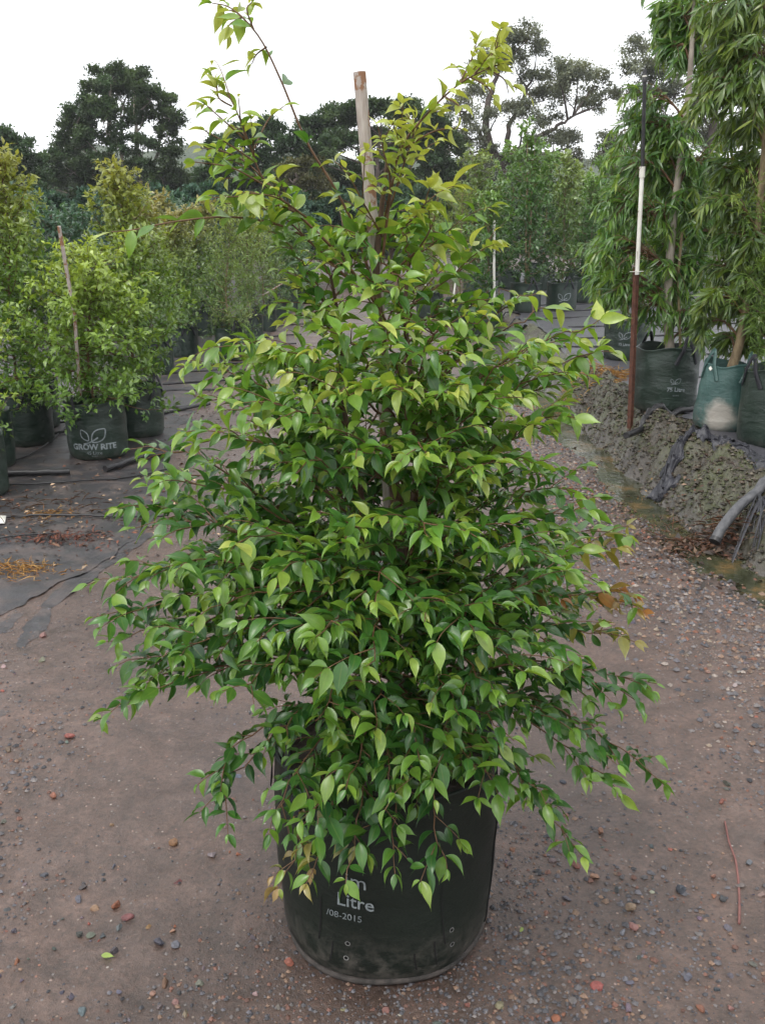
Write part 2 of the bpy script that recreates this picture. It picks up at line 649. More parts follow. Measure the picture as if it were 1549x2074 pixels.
ground = mk('ground', [(np.stack([X, Y, Z], -1).reshape(-1, 3), F)], GROUND, None, tint)
tag(ground, 'wet brown compacted dirt yard strewn with small stones', 'ground', kind='structure')

# water lying in the channel
wpts = spline([(*p, 0) for p in DITCH[1:]], 60)
tn = norm(np.gradient(wpts, axis=0))
sd_ = np.stack([tn[:, 1], -tn[:, 0], 0 * tn[:, 0]], 1)
wv = []
for k, (p, s_) in enumerate(zip(wpts, sd_)):
    for q in np.linspace(-0.2, 0.24, 6):
        v = p + s_ * q
        wv.append((v[0], v[1], -0.043))
i = (np.arange(59)[:, None] * 6 + np.arange(5)[None]).reshape(-1, 1)


def water_material():
    m, n, out = new_mat('murky_water')
    g = n.nodes.new('ShaderNodeNewGeometry')
    P = g.outputs['Position']
    c = ramp(n, noise(n, 5, 5, 0.65, P), [(0.32, (0.016, 0.018, 0.010)), (0.52, (0.045, 0.048, 0.026)), (0.66, (0.13, 0.085, 0.036)), (0.8, (0.17, 0.165, 0.12))])
    princ(n, out, c, 0.08, bump(n, noise(n, 30, 3, 0.5, P), 0.25, 0.01), 0.6)
    return m


water = mk('water', [(np.array(wv), np.concatenate([i, i + 1, i + 7, i + 6], 1))], water_material())
tag(water, 'shallow murky green water standing in the drainage channel', 'water', kind='structure')


# ------------------------------------------------------------------ sheets of weed mat
def in_poly(x, y, P):
    r = np.zeros(x.shape, bool)
    n = len(P)
    for a in range(n):
        x0, y0 = P[a]
        x1, y1 = P[(a + 1) % n]
        c = ((y0 > y) != (y1 > y)) & (x < (x1 - x0) * (y - y0) / (y1 - y0 + 1e-12) + x0)
        r ^= c
    return r


def sheet(name, poly, res, mat, label, lift=0.008, rag=0.05, wr=0.006, seed=1, cat='weed mat', kind=None, group=None, ragf=5, brink=0.0):
    poly = np.asarray(poly)[:, :2]
    x0, y0 = poly.min(0)
    x1, y1 = poly.max(0)
    xs, ys = np.arange(x0 - res, x1 + res * 2, res), np.arange(y0 - res, y1 + res * 2, res)
    X, Y = np.meshgrid(xs, ys)
    Z = height(X, Y) + lift + np.abs(fbm(X, Y, 6, seed + 5)) * wr + np.maximum(0, fbm(X, Y, 2.5, seed + 9) - 0.16) * wr * 6
    cx, cy = X[:-1, :-1] + res / 2, Y[:-1, :-1] + res / 2
    ok = in_poly(cx + fbm(cx, cy, ragf, seed) * rag * 2 + fbm(cx, cy, ragf * 5, seed + 2) * rag * .6, cy + fbm(cx, cy, ragf, seed + 3) * rag * 2 + fbm(cx, cy, ragf * 5, seed + 4) * rag * .6, poly)
    if brink:
        ok &= ditch_dist(cx, cy) + fbm(cx, cy, 2.5, seed) * 0.3 > brink
    nr, nc = X.shape
    i = (np.arange(nr - 1)[:, None] * nc + np.arange(nc - 1)[None])[ok].reshape(-1, 1)
    F = np.concatenate([i, i + 1, i + nc + 1, i + nc], 1)
    used, inv = np.unique(F, return_inverse=True)
    V = np.stack([X, Y, Z], -1).reshape(-1, 3)[used]
    F = inv.reshape(F.shape)
    E = np.sort(np.concatenate([F[:, [0, 1]], F[:, [1, 2]], F[:, [2, 3]], F[:, [3, 0]]]), 1)
    E, ec = np.unique(E, axis=0, return_counts=True)
    E = E[ec == 1]                                   # the torn edge, smoothed out of its grid steps
    for _ in range(4):
        acc, cn = np.zeros((len(V), 2)), np.zeros(len(V))
        for a_, b_ in ((0, 1), (1, 0)):
            np.add.at(acc, E[:, a_], V[E[:, b_], :2])
            np.add.at(cn, E[:, a_], 1)
        m_ = cn > 0
        V[m_, :2] = 0.35 * V[m_, :2] + 0.65 * acc[m_] / cn[m_][:, None]
    o = mk(name, [(V, F)], mat)
    return tag(o, label, cat, group, kind)


near_left = [atz(*p) for p in [(-500, 1400), (0, 1240), (90, 1195), (170, 1165), (240, 1120), (300, 1075), (335, 1010), (350, 930), (365, 880), (395, 830)]]
e = atz(395, 830)
sheet('weed_mat', near_left + [np.array([e[0] - 6, e[1] + .0, 0])], 0.025, MAT_DIRTY,
      'muddy torn black weed mat spread under the green bags beside the dirt lane', rag=0.05, seed=11, lift=0.0025, wr=0.004)
far_left = [atz(*p) for p in [(395, 826), (440, 760), (520, 690), (585, 640), (620, 590), (640, 545)]]
sheet('weed_mat', [np.array([e[0] - 6.0, e[1] + 0.03, 0])] + far_left + [np.array([far_left[-1][0] - 20, far_left[-1][1], 0]), np.array([-18, e[1] + .03, 0])], 0.12, MAT_DIRTY,
      'black weed mat crossed by pipes under the back rows of bags', rag=0.12, seed=12, ragf=1.5, wr=0.012)
rp = [atz(p[0], p[1], BANK) for p in [(1075, 700), (1120, 775), (1190, 800), (1270, 842), (1330, 870), (1420, 893), (1490, 920), (1549, 945), (1800, 1010)]]
sheet('weed_mat', rp + [np.array([8, rp[-1][1], 0]), np.array([8, 8.6, 0]), np.array([rp[0][0], 8.6, 0])], 0.03, MAT_CLEAN,
      'wet grey weed mat on top of the bank under the tall trees', rag=0.05, seed=13, lift=0.012, brink=0.50)
q = atz(1040, 640, BANK)
sheet('weed_mat', [np.array([rp[0][0] - .2, 8.63, 0]), np.array([14, 8.63, 0]), np.array([22, 30, 0]), np.array([2.2, 30, 0]), q], 0.12, MAT_CLEAN,
      'broad wet grey weed mat reaching back to the far rows behind the white posts', rag=0.08, seed=14, ragf=1.5, lift=0.012, brink=0.5)


def strip(px, wid, label, seed, mat=MAT_DIRTY, lift=0.001):
    P = spline([atz(*p) for p in px], 14)
    T = norm(np.gradient(P, axis=0))
    sdv = np.stack([T[:, 1], -T[:, 0], 0 * T[:, 0]], 1)
    r = np.random.default_rng(seed)
    ww = wid * (0.35 + 0.65 * np.sin(np.linspace(0.15, PI - 0.1, 14))) * r.uniform(0.7, 1.2, 14)
    a = P + sdv * ww[:, None] * .5
    b = P - sdv * ww[:, None] * .5
    poly = np.vstack([a, b[::-1]])
    return sheet('weed_mat_scrap', poly, 0.009, mat, label, rag=0.008, seed=seed, wr=0.004, lift=lift, cat='mat scrap', ragf=9)


strip([(310, 1080), (230, 1125), (160, 1175), (90, 1230)], 0.13, 'long torn ribbon of black weed mat trailing onto the dirt', 21)
strip([(95, 1225), (75, 1265), (40, 1310)], 0.09, 'short torn tongue of black weed mat lying on brown dirt', 22)
strip([(40, 1240), (-10, 1280), (-60, 1310)], 0.09, 'curled strip of black weed mat at the edge of the lane', 23)
strip([(85, 1350), (65, 1390), (40, 1440)], 0.10, 'half buried grey scrap of weed mat showing through the dirt', 24, lift=-0.0015)
strip([(50, 1420), (0, 1440), (-50, 1450)], 0.10, 'flat dark scrap of weed mat beside the half buried grey scrap', 25, lift=-0.001)
strip([(230, 1130), (200, 1155), (185, 1175)], 0.05, 'small frayed end of weed mat beside the long ribbon', 26)

# ------------------------------------------------------------------ stones
def rock_mesh(name, seed, sub=1):
    r = np.random.default_rng(seed)
    import bmesh
    bm = bmesh.new()
    bmesh.ops.create_icosphere(bm, subdivisions=sub, radius=1.0)
    ax = norm(r.normal(size=(9, 3)))
    cut = r.uniform(0.38, 0.85, 9)
    for v in bm.verts:
        p = np.array(v.co)
        for a_, c_ in zip(ax, cut):
            dq = p @ a_
            if dq > c_:
                p = p - a_ * (dq - c_)
        v.co = p * r.uniform(0.93, 1.07)
    me = bpy.data.meshes.new(name)
    bm.to_mesh(me)
    bm.free()
    a_ = me.color_attributes.new('tint', 'FLOAT_COLOR', 'POINT')
    a_.data.foreach_set('color', np.ones(len(me.vertices) * 4, np.float32))
    me.materials.append(STONE)
    return me


RM = [rock_mesh('stone', 100 + k, 2) for k in range(8)]
SCOL = [(0.21, 0.082, 0.052), (0.105, 0.10, 0.105), (0.055, 0.055, 0.062), (0.20, 0.13, 0.09), (0.15, 0.135, 0.13), (0.27, 0.23, 0.20), (0.115, 0.112, 0.125), (0.15, 0.075, 0.055)]


def place_rock(x, y, s, col, r, sink=0.35, name='stone', flat=0.6):
    o = bpy.data.objects.new(name, RM[int(r.integers(0, 8))])
    COL.objects.link(o)
    sx, sy = s * r.uniform(0.8, 1.2), s * r.uniform(0.65, 1.0)
    sz = s * flat * r.uniform(0.8, 1.2)
    o.scale = (sx, sy, sz)
    o.rotation_euler = (r.uniform(-.25, .25), r.uniform(-.25, .25), r.uniform(0, 6.28))
    o.location = (x, y, hz(x, y) + sz * (1 - 2 * sink))
    o.color = (*[float(c * r.uniform(0.8, 1.2)) for c in col], 1)
    return o


r = np.random.default_rng(31)
named = [(352, 1705, 13, 0), (237, 1833, 13, 0), (142, 1497, 10, 0), (108, 1613, 9, 0), (18, 1525, 9, 7), (585, 1952, 15, 0), (1276, 1838, 13, 3), (1203, 1772, 13, 3), (1283, 1876, 12, 3), (1378, 1797, 14, 2), (1463, 1811, 10, 2), (1165, 1755, 11, 0),
         (1393, 1973, 11, 6), (1480, 2028, 10, 3), (1124, 2062, 13, 0), (323, 1910, 14, 2), (357, 1914, 11, 6), (160, 1888, 11, 2), (430, 1735, 11, 4), (1215, 1690, 13, 0), (1445, 1770, 8, 3), (1012, 2040, 11, 3), (88, 1285, 9, 3), (85, 1340, 9, 5), (28, 1880, 10, 2), (1190, 1400, 6, 1), (310, 2014, 9, 3)]
for (px, py, rad, ci) in named:
    p = atz(px, py)
    s = rad / FPX * (p[1] / CP) * 1.1
    o = place_rock(p[0], p[1], s, SCOL[ci], r, 0.22, flat=0.7)
    o.parent = ground
cnt = 0
while cnt < 265:
    px, py = r.uniform(-40, 1590), 1250 + 860 * r.random() ** 0.8
    p = atz(px, py)
    if abs(p[0] - 0.0) < 0.3 and abs(p[1] - 1.93) < 0.3:
        continue
    if fbm(p[0], p[1], 1.2, 77) < -0.12 and r.random() < 0.6:
        continue
    if ditch_dist(p[0], p[1]) > -0.2:
        continue
    s = 0.005 + 0.011 * r.random() ** 2.0
    o = place_rock(p[0], p[1], s, SCOL[int(r.choice(8, p=[.10, .22, .22, .10, .13, .03, .15, .05]))], r, 0.40, flat=0.6)
    o.parent = ground
    cnt += 1


def pebbles(name, n, sampler, smin, smax, seed, cols, label, cat):
    r = np.random.default_rng(seed)
    base = np.array([[1, 0, 0], [0.3, 0.95, 0], [-0.8, 0.6, 0], [-0.8, -0.6, 0], [0.3, -0.95, 0], [0.1, 0.1, 0.75], [0, 0, -0.6]], float)
    F = np.array([[0, 1, 5], [1, 2, 5], [2, 3, 5], [3, 4, 5], [4, 0, 5], [1, 0, 6], [2, 1, 6], [3, 2, 6], [4, 3, 6], [0, 4, 6]])
    P = sampler(n, r)
    n = len(P)
    s = smin + (smax - smin) * r.random(n) ** 2.5
    a = r.uniform(0, 6.28, n)
    V = base[None] * (1 + r.uniform(-.3, .3, (n, 7, 3)))
    ca, sa = np.cos(a)[:, None], np.sin(a)[:, None]
    x = V[..., 0] * ca - V[..., 1] * sa
    y = V[..., 0] * sa + V[..., 1] * ca
    V = np.stack([x, y, V[..., 2]], -1) * s[:, None, None]
    V[..., 0] += P[:, None, 0]
    V[..., 1] += P[:, None, 1]
    V[..., 2] += height(P[:, 0], P[:, 1])[:, None] + 0.15 * s[:, None]
    C = np.array(cols)[r.integers(0, len(cols), n)] * r.uniform(0.7, 1.25, (n, 1))
    T = np.ones((n, 7, 4))
    T[..., :3] = C[:, None]
    FF = (F[None] + (np.arange(n) * 7)[:, None, None]).reshape(-1, 3)
    o = mk(name, [(V.reshape(-1, 3), FF)], STONE, None, T.reshape(-1, 4), smooth=False)
    return tag(o, label, cat, kind='stuff')


def lane_sampler(n, r):
    px, py = r.uniform(-60, 1600, n), 1150 + 960 * r.random(n) ** 0.75
    P = np.array([atz(a, b)[:2] for a, b in zip(px, py)])
    k = (fbm(P[:, 0], P[:, 1], 1.6, 78) + r.uniform(-.35, .35, n) > -0.02) & (ditch_dist(P[:, 0], P[:, 1]) < -0.2)
    return P[k]


def shoulder_sampler(n, r):
    Yv = r.uniform(2.2, 9.0, n)
    P = np.stack([r.uniform(0.5, 3.5, n), Yv], 1)
    d = ditch_dist(P[:, 0], P[:, 1])
    k = (d < 0.0) & (d > -1.0 + 0.5 * r.random(n))
    return P[k]


def bank_sampler(n, r):
    P = np.stack([r.uniform(1.0, 4.5, n), r.uniform(3.0, 9, n)], 1)
    d = ditch_dist(P[:, 0], P[:, 1])
    k = (d > 0.10) & (d < 0.62)
    return P[k]


pebbles('grit', 26000, lane_sampler, 0.0012, 0.0065, 41, SCOL[1:3] + SCOL[6:] + SCOL[1:5], 'scattered fine grit and stone chips on the brown dirt lane', 'grit')
def clump_sampler(n, r):
    P = lane_sampler(n, r)
    k = fbm(P[:, 0], P[:, 1], 2.6, 79) + r.uniform(-.12, .12, len(P)) > 0.06
    return P[k]


pebbles('stone_chips', 9000, clump_sampler, 0.003, 0.0105, 44, SCOL[1:3] + SCOL[6:] + SCOL[1:5], 'patches of small dark stone chips pressed into the lane', 'stone chips')
pebbles('gravel', 60000, shoulder_sampler, 0.003, 0.014, 42, SCOL[1:5] + SCOL[1:7] + [(0.21, 0.09, 0.055), (0.20, 0.16, 0.12)], 'loose mixed gravel heaped along the edge of the channel', 'gravel')
pebbles('bank_gravel', 80000, bank_sampler, 0.004, 0.020, 43, [(0.042, 0.033, 0.021), (0.068, 0.056, 0.038), (0.028, 0.022, 0.014), (0.11, 0.094, 0.068), (0.045, 0.05, 0.018), (0.055, 0.037, 0.022), (0.05, 0.055, 0.02)], 'mossy grey gravel on the sloping bank', 'gravel')


# ------------------------------------------------------------------ bags
def text_mesh(body, size, bold=0.0):
    cu = bpy.data.curves.new('lettering', 'FONT')
    cu.body = body
    cu.size = size
    cu.offset = bold
    cu.align_x = 'CENTER'
    cu.resolution_u = 3
    ob = bpy.data.objects.new('lettering', cu)
    COL.objects.link(ob)
    dg = bpy.context.evaluated_depsgraph_get()
    me = bpy.data.meshes.new_from_object(ob.evaluated_get(dg))
    V = np.array([v.co[:] for v in me.vertices])
    Fs = [list(p.vertices) for p in me.polygons]
    bpy.data.objects.remove(ob)
    bpy.data.curves.remove(cu)
    bpy.data.meshes.remove(me)
    return V, Fs


def ribbon2d(pts, wdt, closed=False):
    P = np.asarray(pts, float)
    T = np.gradient(P, axis=0)
    T /= np.maximum(np.linalg.norm(T, axis=1, keepdims=True), 1e-9)
    Nn = np.stack([-T[:, 1], T[:, 0]], 1) * wdt / 2
    V = np.vstack([P + Nn, P - Nn])
    n = len(P)
    return V, [[k, k + 1, n + k + 1, n + k] for k in range(n - 1)]


def wrap_on(bag_rad, V2, Fs, u0, v0, name, parent, mat=INK, lift=0.003):
    """flat print laid round the wall of a bag; bag_rad(theta, z)"""
    out = []
    for v in V2:
        u, z = u0 + v[0], v0 + v[1]
        R0 = bag_rad(0.0, z)
        th = u / R0
        R = bag_rad(th, z) + lift
        out.append((R * math.sin(th), -R * math.cos(th), z))
    groups = {}
    for f in Fs:
        groups.setdefault(len(f), []).append(f)
    V = np.array(out)
    bl = []
    first = True
    for k, fs in groups.items():
        bl.append((V, fs))
    return mk(name, bl, mat, parent, smooth=False)


def leaf_logo(s):
    """two outlined leaves on one stalk, s = overall width"""
    Vs, Fs = [], []

    def add(V, F):
        o = sum(len(v) for v in Vs)
        Vs.append(V)
        Fs.extend([[i + o for i in f] for f in F])
    t = np.linspace(0, 1, 13)
    a, b = np.array([-0.05, -0.28]), np.array([0.5, 0.28])
    ax = b - a
    pr = np.array([-ax[1], ax[0]])
    for sg in (1, -1):
        P = a + t[:, None] * ax + sg * (np.sin(t * PI) ** 0.8 * 0.30)[:, None] * pr
        add(*ribbon2d(P * s, 0.05 * s))
    a, b = np.array([-0.2, -0.22]), np.array([-0.5, 0.25])
    ax = b - a
    pr = np.array([-ax[1], ax[0]])
    for sg in (1, -1):
        P = a + t[:, None] * ax + sg * (np.sin(t * PI) ** 0.8 * 0.26)[:, None] * pr
        add(*ribbon2d(P * s, 0.045 * s))
    P = np.stack([np.linspace(-0.42, 0.2, 9), -0.36 + 0.28 * np.linspace(0, 1, 9) ** 1.6], 1)
    add(*ribbon2d(P * s, 0.06 * s))
    return np.vstack(Vs), Fs


def grow_bag(center, r0, h, mat, label, taper=1.0, seed=0, handles=(0.6,), lean=(0, 0), group=None, detail=True, rim_wave=0.012, facing=0.0, soil_drop=0.05, web=None):
    c = np.array(center, float)
    t = empty('grow_bag', c, label, 'grow bag', group)
    t.rotation_euler = (lean[1], lean[0], facing)
    rs = np.random.default_rng(seed)
    ph = rs.uniform(0, 6.28, 8)
    am = rs.uniform(0.4, 1.0, 8)

    def rad(th, z):
        q = z / h
        R = r0 * (1 + (taper - 1) * q)
        R += 0.004 * r0 / 0.22 * math.sin(PI * min(max(q, 0), 1))
        R += r0 * 0.012 * (am[0] * math.sin(3 * th + ph[0]) + am[1] * math.sin(5 * th + ph[1] + 4 * q))
        R += r0 * 0.010 * am[2] * math.sin(9 * th + ph[2] + 9 * q) * (0.3 + q)
        R += r0 * 0.010 * am[3] * math.sin(17 * q + ph[3] + 2 * math.sin(2 * th + ph[4]))
        if q < 0.12:
            R -= r0 * 0.09 * (1 - q / 0.12) ** 2
        return R
    n, m_ = (72, 26) if detail else (28, 10)
    zs = np.concatenate([[0.0, 0.02, 0.05, 0.10], np.linspace(0.16, 1, m_ - 4)]) * h
    V, F = [], []
    for z in zs:
        for k in range(n):
            th = k / n * 2 * PI
            R = rad(th, z)
            zz = z + (z / h) ** 3 * rim_wave * (math.sin(2 * th + ph[5]) + 0.6 * math.sin(5 * th + ph[6]))
            V.append((R * math.sin(th), -R * math.cos(th), zz))
    # rolled rim, then the inner wall
    for (dr, dz) in ((0.004, 0.006), (-0.002, 0.010), (-0.008, 0.004), (-0.010, -0.05), (-0.012, -0.10)):
        for k in range(n):
            th = k / n * 2 * PI
            R = rad(th, h) + dr
            zz = h + rim_wave * (math.sin(2 * th + ph[5]) + 0.6 * math.sin(5 * th + ph[6])) + dz
            V.append((R * math.sin(th), -R * math.cos(th), zz))
    rows = len(V) // n
    for a in range(rows - 1):
        for k in range(n):
            F.append([a * n + k, a * n + (k + 1) % n, (a + 1) * n + (k + 1) % n, (a + 1) * n + k])
    V = np.array(V)
    mk('bag_wall', [(V, F), (V[:n], [list(range(n))[::-1]])], mat, t)
    # soil
    sv, sf = [(0, 0, h - soil_drop + 0.015)], []
    for j, q in enumerate((0.4, 0.75, 1.0)):
        for k in range(n):
            th = k / n * 2 * PI
            R = (rad(th, h) - 0.012) * q
            sv.append((R * math.sin(th), -R * math.cos(th), h - soil_drop + rs.uniform(-.006, .008)))
    tri = [[0, 1 + k, 1 + (k + 1) % n] for k in range(n)]
    for j in range(2):
        b0 = 1 + j * n
        for k in range(n):
            sf.append([b0 + k, b0 + n + k, b0 + n + (k + 1) % n, b0 + (k + 1) % n])
    mk('soil', [(np.array(sv), sf), (np.array(sv), tri)], SOIL, t)
    for ha in handles:
        # webbing loop: both ends sewn to the wall, loop standing above the rim
        hw = 0.17 if len(handles) < 3 else 0.14
        path = []
        for s_ in np.linspace(0, 1, 21):
            th = ha + (s_ - 0.5) * 2 * hw / r0 * 0.55
            if s_ < 0.28:
                z = h - 0.10 + s_ / 0.28 * 0.11
            elif s_ > 0.72:
                z = h - 0.10 + (1 - s_) / 0.28 * 0.11
            else:
                z = h + 0.01 + 0.085 * math.sin((s_ - 0.28) / 0.44 * PI)
            R = rad(th, min(z, h)) + 0.006 + max(0, z - h) * -0.25
            path.append((R * math.sin(th), -R * math.cos(th), z, th))
        bv, bf = [], []
        for k, (x, y, z, th) in enumerate(path):
            p = np.array([x, y, z])
            k0, k1 = max(k - 1, 0), min(k + 1, 20)
            tg = norm(np.array(path[k1][:3]) - np.array(path[k0][:3]))
            nn = np.array([math.sin(th), -math.cos(th), 0.15])
            bi = norm(np.cross(tg, nn))
            for s1, s2 in ((-1, -1), (1, -1), (1, 1), (-1, 1)):
                bv.append(p + bi * s1 * 0.014 + norm(nn) * s2 * 0.0015)
        for k in range(20):
            for q in range(4):
                bf.append([k * 4 + q, k * 4 + (q + 1) % 4, k * 4 + 4 + (q + 1) % 4, k * 4 + 4 + q])
        mk('handle', [(np.array(bv), bf), (np.array(bv), [[0, 3, 2, 1], [80, 81, 82, 83]])], web or WEB, t)
    return t, rad


# ------------------------------------------------------------------ the big shrub in front
pc = atz(781, 1846, 0.0)
POT = np.array([pc[0], pc[1], hz(pc[0], pc[1]) - 0.006])
PR, PH = 0.247, 0.475
bag, brad = grow_bag(POT, PR, PH, BAG_MAIN, 'large dark green bag on the open dirt holding the big glossy shrub', 1.03, 5, handles=(-1.15, 2.0), rim_wave=0.008, soil_drop=0.045)
hm = []
for k in range(65):
    th = k / 64 * 2 * PI
    R_ = brad(th, 0.012) + 0.002
    hm.append((R_ * math.sin(th), -R_ * math.cos(th), 0.010 + 0.004 * math.sin(3 * th) + 0.010 * max(0, math.sin(th - 0.4)) ** 6))
mk('base_hem', tube(np.array(hm), 0.0075, 7, caps=False), simple_mat('muddy_hem', (0.012, 0.012, 0.011), (0.075, 0.062, 0.055), 30, 0.8, 0.6, 0.004), bag)
thr = simple_mat('seam_thread', (0.004, 0.004, 0.004), (0.012, 0.012, 0.012), 50, 0.8)
sv_ = []
for z in np.linspace(0.03, PH, 30):
    R_ = brad(1.28, z) + 0.0012
    sv_.append((R_ * math.sin(1.28), -R_ * math.cos(1.28), z))
mk('seam', tube(np.array(sv_), 0.0022, 5), thr, bag)
for (u, z0, z1) in ((-0.12, 0.055, 0.11), (-0.15, 0.10, 0.22), (0.06, 0.05, 0.10), (0.105, 0.05, 0.12), (0.125, 0.10, 0.26)):
    P2 = np.stack([u + 0.006 * np.linspace(0, 1, 8) ** 2 * (1 if u > 0 else -1), np.linspace(z1, z0, 8)], 1)
    V2, F2 = ribbon2d(P2, 0.0035)
    wrap_on(brad, V2, F2, 0, 0, 'water_streak', bag, thr, 0.0018)
hole = simple_mat('drain_hole', (0.002, 0.002, 0.002), (0.004, 0.004, 0.004), 10, 0.9)
ring = simple_mat('hole_rim', (0.10, 0.10, 0.10), (0.25, 0.25, 0.24), 60, 0.6)
for (u, z) in ((-0.085, 0.115), (-0.088, 0.075), (0.15, 0.13), (0.15, 0.09)):
    a = np.arange(14) / 14 * 2 * PI
    V = np.vstack([np.stack([np.cos(a), np.sin(a)], 1) * 0.0042, np.stack([np.cos(a), np.sin(a)], 1) * 0.0062])
    h_ = wrap_on(brad, V[:14], [list(range(14))], u, z, 'drain_hole', bag, hole, 0.0016)
    wrap_on(brad, V, [[k, 14 + k, 14 + (k + 1) % 14, (k + 1) % 14] for k in range(14)], u, z, 'eyelet', h_, ring, 0.0022)
for body, size, u, z, bold in (('im', 0.052, -0.066, 0.268, 0.0), ('Litre', 0.045, -0.068, 0.215, 0.0004), ('/08-2015', 0.023, -0.093, 0.181, 0.0)):
    V, Fs = text_mesh(body, size, bold)
    wrap_on(brad, V, Fs, u, z, 'lettering', bag)

TM = [leaf_tmpl(10, 0.38, 0.8, 0.5, 0.18, 1.25), leaf_tmpl(10, 0.36, 1.1, 0.5, -0.3, 1.6), leaf_tmpl(10, 0.41, 0.5, 0.35, 0.08, 1.15, 0.06),
      leaf_tmpl(10, 0.33, 1.4, 0.55, 0.4, 1.7), leaf_tmpl(10, 0.42, 0.25, 0.22, -0.2, 1.2, 0.05), leaf_tmpl(10, 0.36, 0.9, 0.85, -0.1, 1.4)]
OLD = np.array([0.022, 0.085, 0.022])
MIDC = np.array([0.062, 0.180, 0.030])
YNG = np.array([0.185, 0.335, 0.042])
YEL = np.array([0.390, 0.450, 0.100])
RED = np.array([0.33, 0.15, 0.05])
DRY = np.array([0.34, 0.20, 0.09])

PY = POT[1]
shrub = empty('lilly_pilly_shrub', (POT[0], POT[1], POT[2] + PH - 0.05), 'big glossy green shrub with drooping pointed leaves in the large bag', 'shrub')
SO = np.array(shrub.location)
r = np.random.default_rng(2024)
stem_pts = spline([at(797, 1470, PY), at(800, 1300, PY - .01), at(808, 1100, PY), at(790, 900, PY + .02), at(775, 700, PY + .02), at(762, 560, PY + .01), at(772, 430, PY), at(785, 320, PY)], 40)
stem_pts = np.vstack([[stem_pts[0][0], stem_pts[0][1], SO[2] - 0.05], stem_pts])
sr = np.linspace(0.017, 0.0035, len(stem_pts))
stem_b = tube(stem_pts - SO, sr, 8)
stem2 = spline([stem_pts[6], at(840, 1000, PY - .05), at(835, 800, PY - .06), at(820, 640, PY - .05), at(830, 520, PY - .04)], 24)
stem_b += tube(stem2 - SO, np.linspace(0.009, 0.003, 24), 7)
stem3 = spline([stem_pts[4], at(740, 1050, PY + .06), at(700, 850, PY + .10), at(690, 680, PY + .08), at(670, 560, PY + .04)], 24)
stem_b += tube(stem3 - SO, np.linspace(0.009, 0.003, 24), 7)
mk('stem', stem_b, BARK, shrub)

Lp, Ld, Ln, Ls, Lc = [], [], [], [], []


def add_leaf(p, d, n, s, c):
    Lp.append(p)
    Ld.append(d)
    Ln.append(n)
    Ls.append(s)
    Lc.append(c)


def leaf_color(z, age, r, mood):
    """age 0 old .. 1 tip; higher leaves are tinted lighter, for younger growth and painted-in backlight"""
    hgt = np.clip((z - 0.70) / 0.80, 0, 1)  # lighter with height: new growth plus backlight put into the leaf colour
    k = 0.11 + 0.42 * hgt + 0.68 * age * age + r.normal(0, 0.10) + mood
    k = float(np.clip(k, 0, 1.25))
    if k < 0.4:
        c = OLD + (MIDC - OLD) * (k / 0.4)
    elif k < 0.85:
        c = MIDC + (YNG - MIDC) * ((k - 0.4) / 0.45)
    else:
        c = YNG + (YEL - YNG) * ((k - 0.85) / 0.4)
    return c * r.uniform(0.85, 1.15)


def leafy(path, start, spacing, size, r, mood, fin=None, axis_age=0.0, dens=1.0, tipc=None):
    """opposite leaf pairs along a twig"""
    seg = np.linalg.norm(np.diff(path, axis=0), axis=1)
    cum = np.concatenate([[0], np.cumsum(seg)])
    L = cum[-1]
    s = start * L + r.uniform(0, spacing)
    k = 0
    tip = path[-1]
    T = norm(np.gradient(path, axis=0))
    sidev = norm(np.cross(T[-1], [0.1, 0.2, 1.0]))
    while s < L:
        j = min(np.searchsorted(cum, s) - 1, len(path) - 2)
        j = max(j, 0)
        f = (s - cum[j]) / max(seg[j], 1e-6)
        p = path[j] * (1 - f) + path[j + 1] * f
        tg = T[j]
        sidev = np.cross(tg, [0, 0, 1.0])
        if np.linalg.norm(sidev) < 0.2:
            sidev = np.array([1.0, 0, 0])
        sidev = norm(sidev)
        upv = np.cross(sidev, tg)
        rot = (k % 2) * PI / 2 * 0.55 + r.normal(0, 0.35)
        age = max(0.0, 1 - (L - s) / 0.10)
        for sg in (1, -1):
            if r.random() > dens:
                continue
            o = norm(sidev * math.cos(rot) * sg + upv * math.sin(rot) * sg * 0.7)
            d = norm(o * r.uniform(0.55, 1.0) + tg * r.uniform(0.3, 0.9) + np.array([0, 0, r.uniform(-0.45, 0.05)]) + r.normal(0, 0.24, 3))
            nrm = np.array([0, 0, 1.0]) + o * 0.25 + r.normal(0, 0.38, 3)
            c = leaf_color(p[2], age + axis_age, r, mood)
            if tipc is not None and age > 0.0 and r.random() < 0.6:
                c = (tipc + (c - tipc) * r.uniform(0, 0.6)) * r.uniform(0.8, 1.2)
            sc = size * (0.60 + 0.64 * r.random() ** 0.75) * (1 - 0.35 * max(age - 0.55, 0) / 0.45 * (r.random() < 0.5))
            add_leaf(p + o * 0.002, d, nrm, sc, c)
        k += 1
        s += spacing * r.uniform(0.8, 1.2)
    d = norm(T[-1] + np.array([0, 0, r.uniform(-0.35, 0.15)]))
    for sg in (1, -1):
        if r.random() < 0.8:
            add_leaf(tip, norm(d + sidev * sg * r.uniform(0.1, 0.6) + r.normal(0, 0.15, 3)), np.array([0, 0, 1.0]) + r.normal(0, .4, 3), size * r.uniform(0.4, 0.85),
                     leaf_color(tip[2], r.uniform(0.6, 1.05), r, mood) if tipc is None else tipc)


ALLSTEM = np.vstack([stem_pts[2:], stem2, stem3])


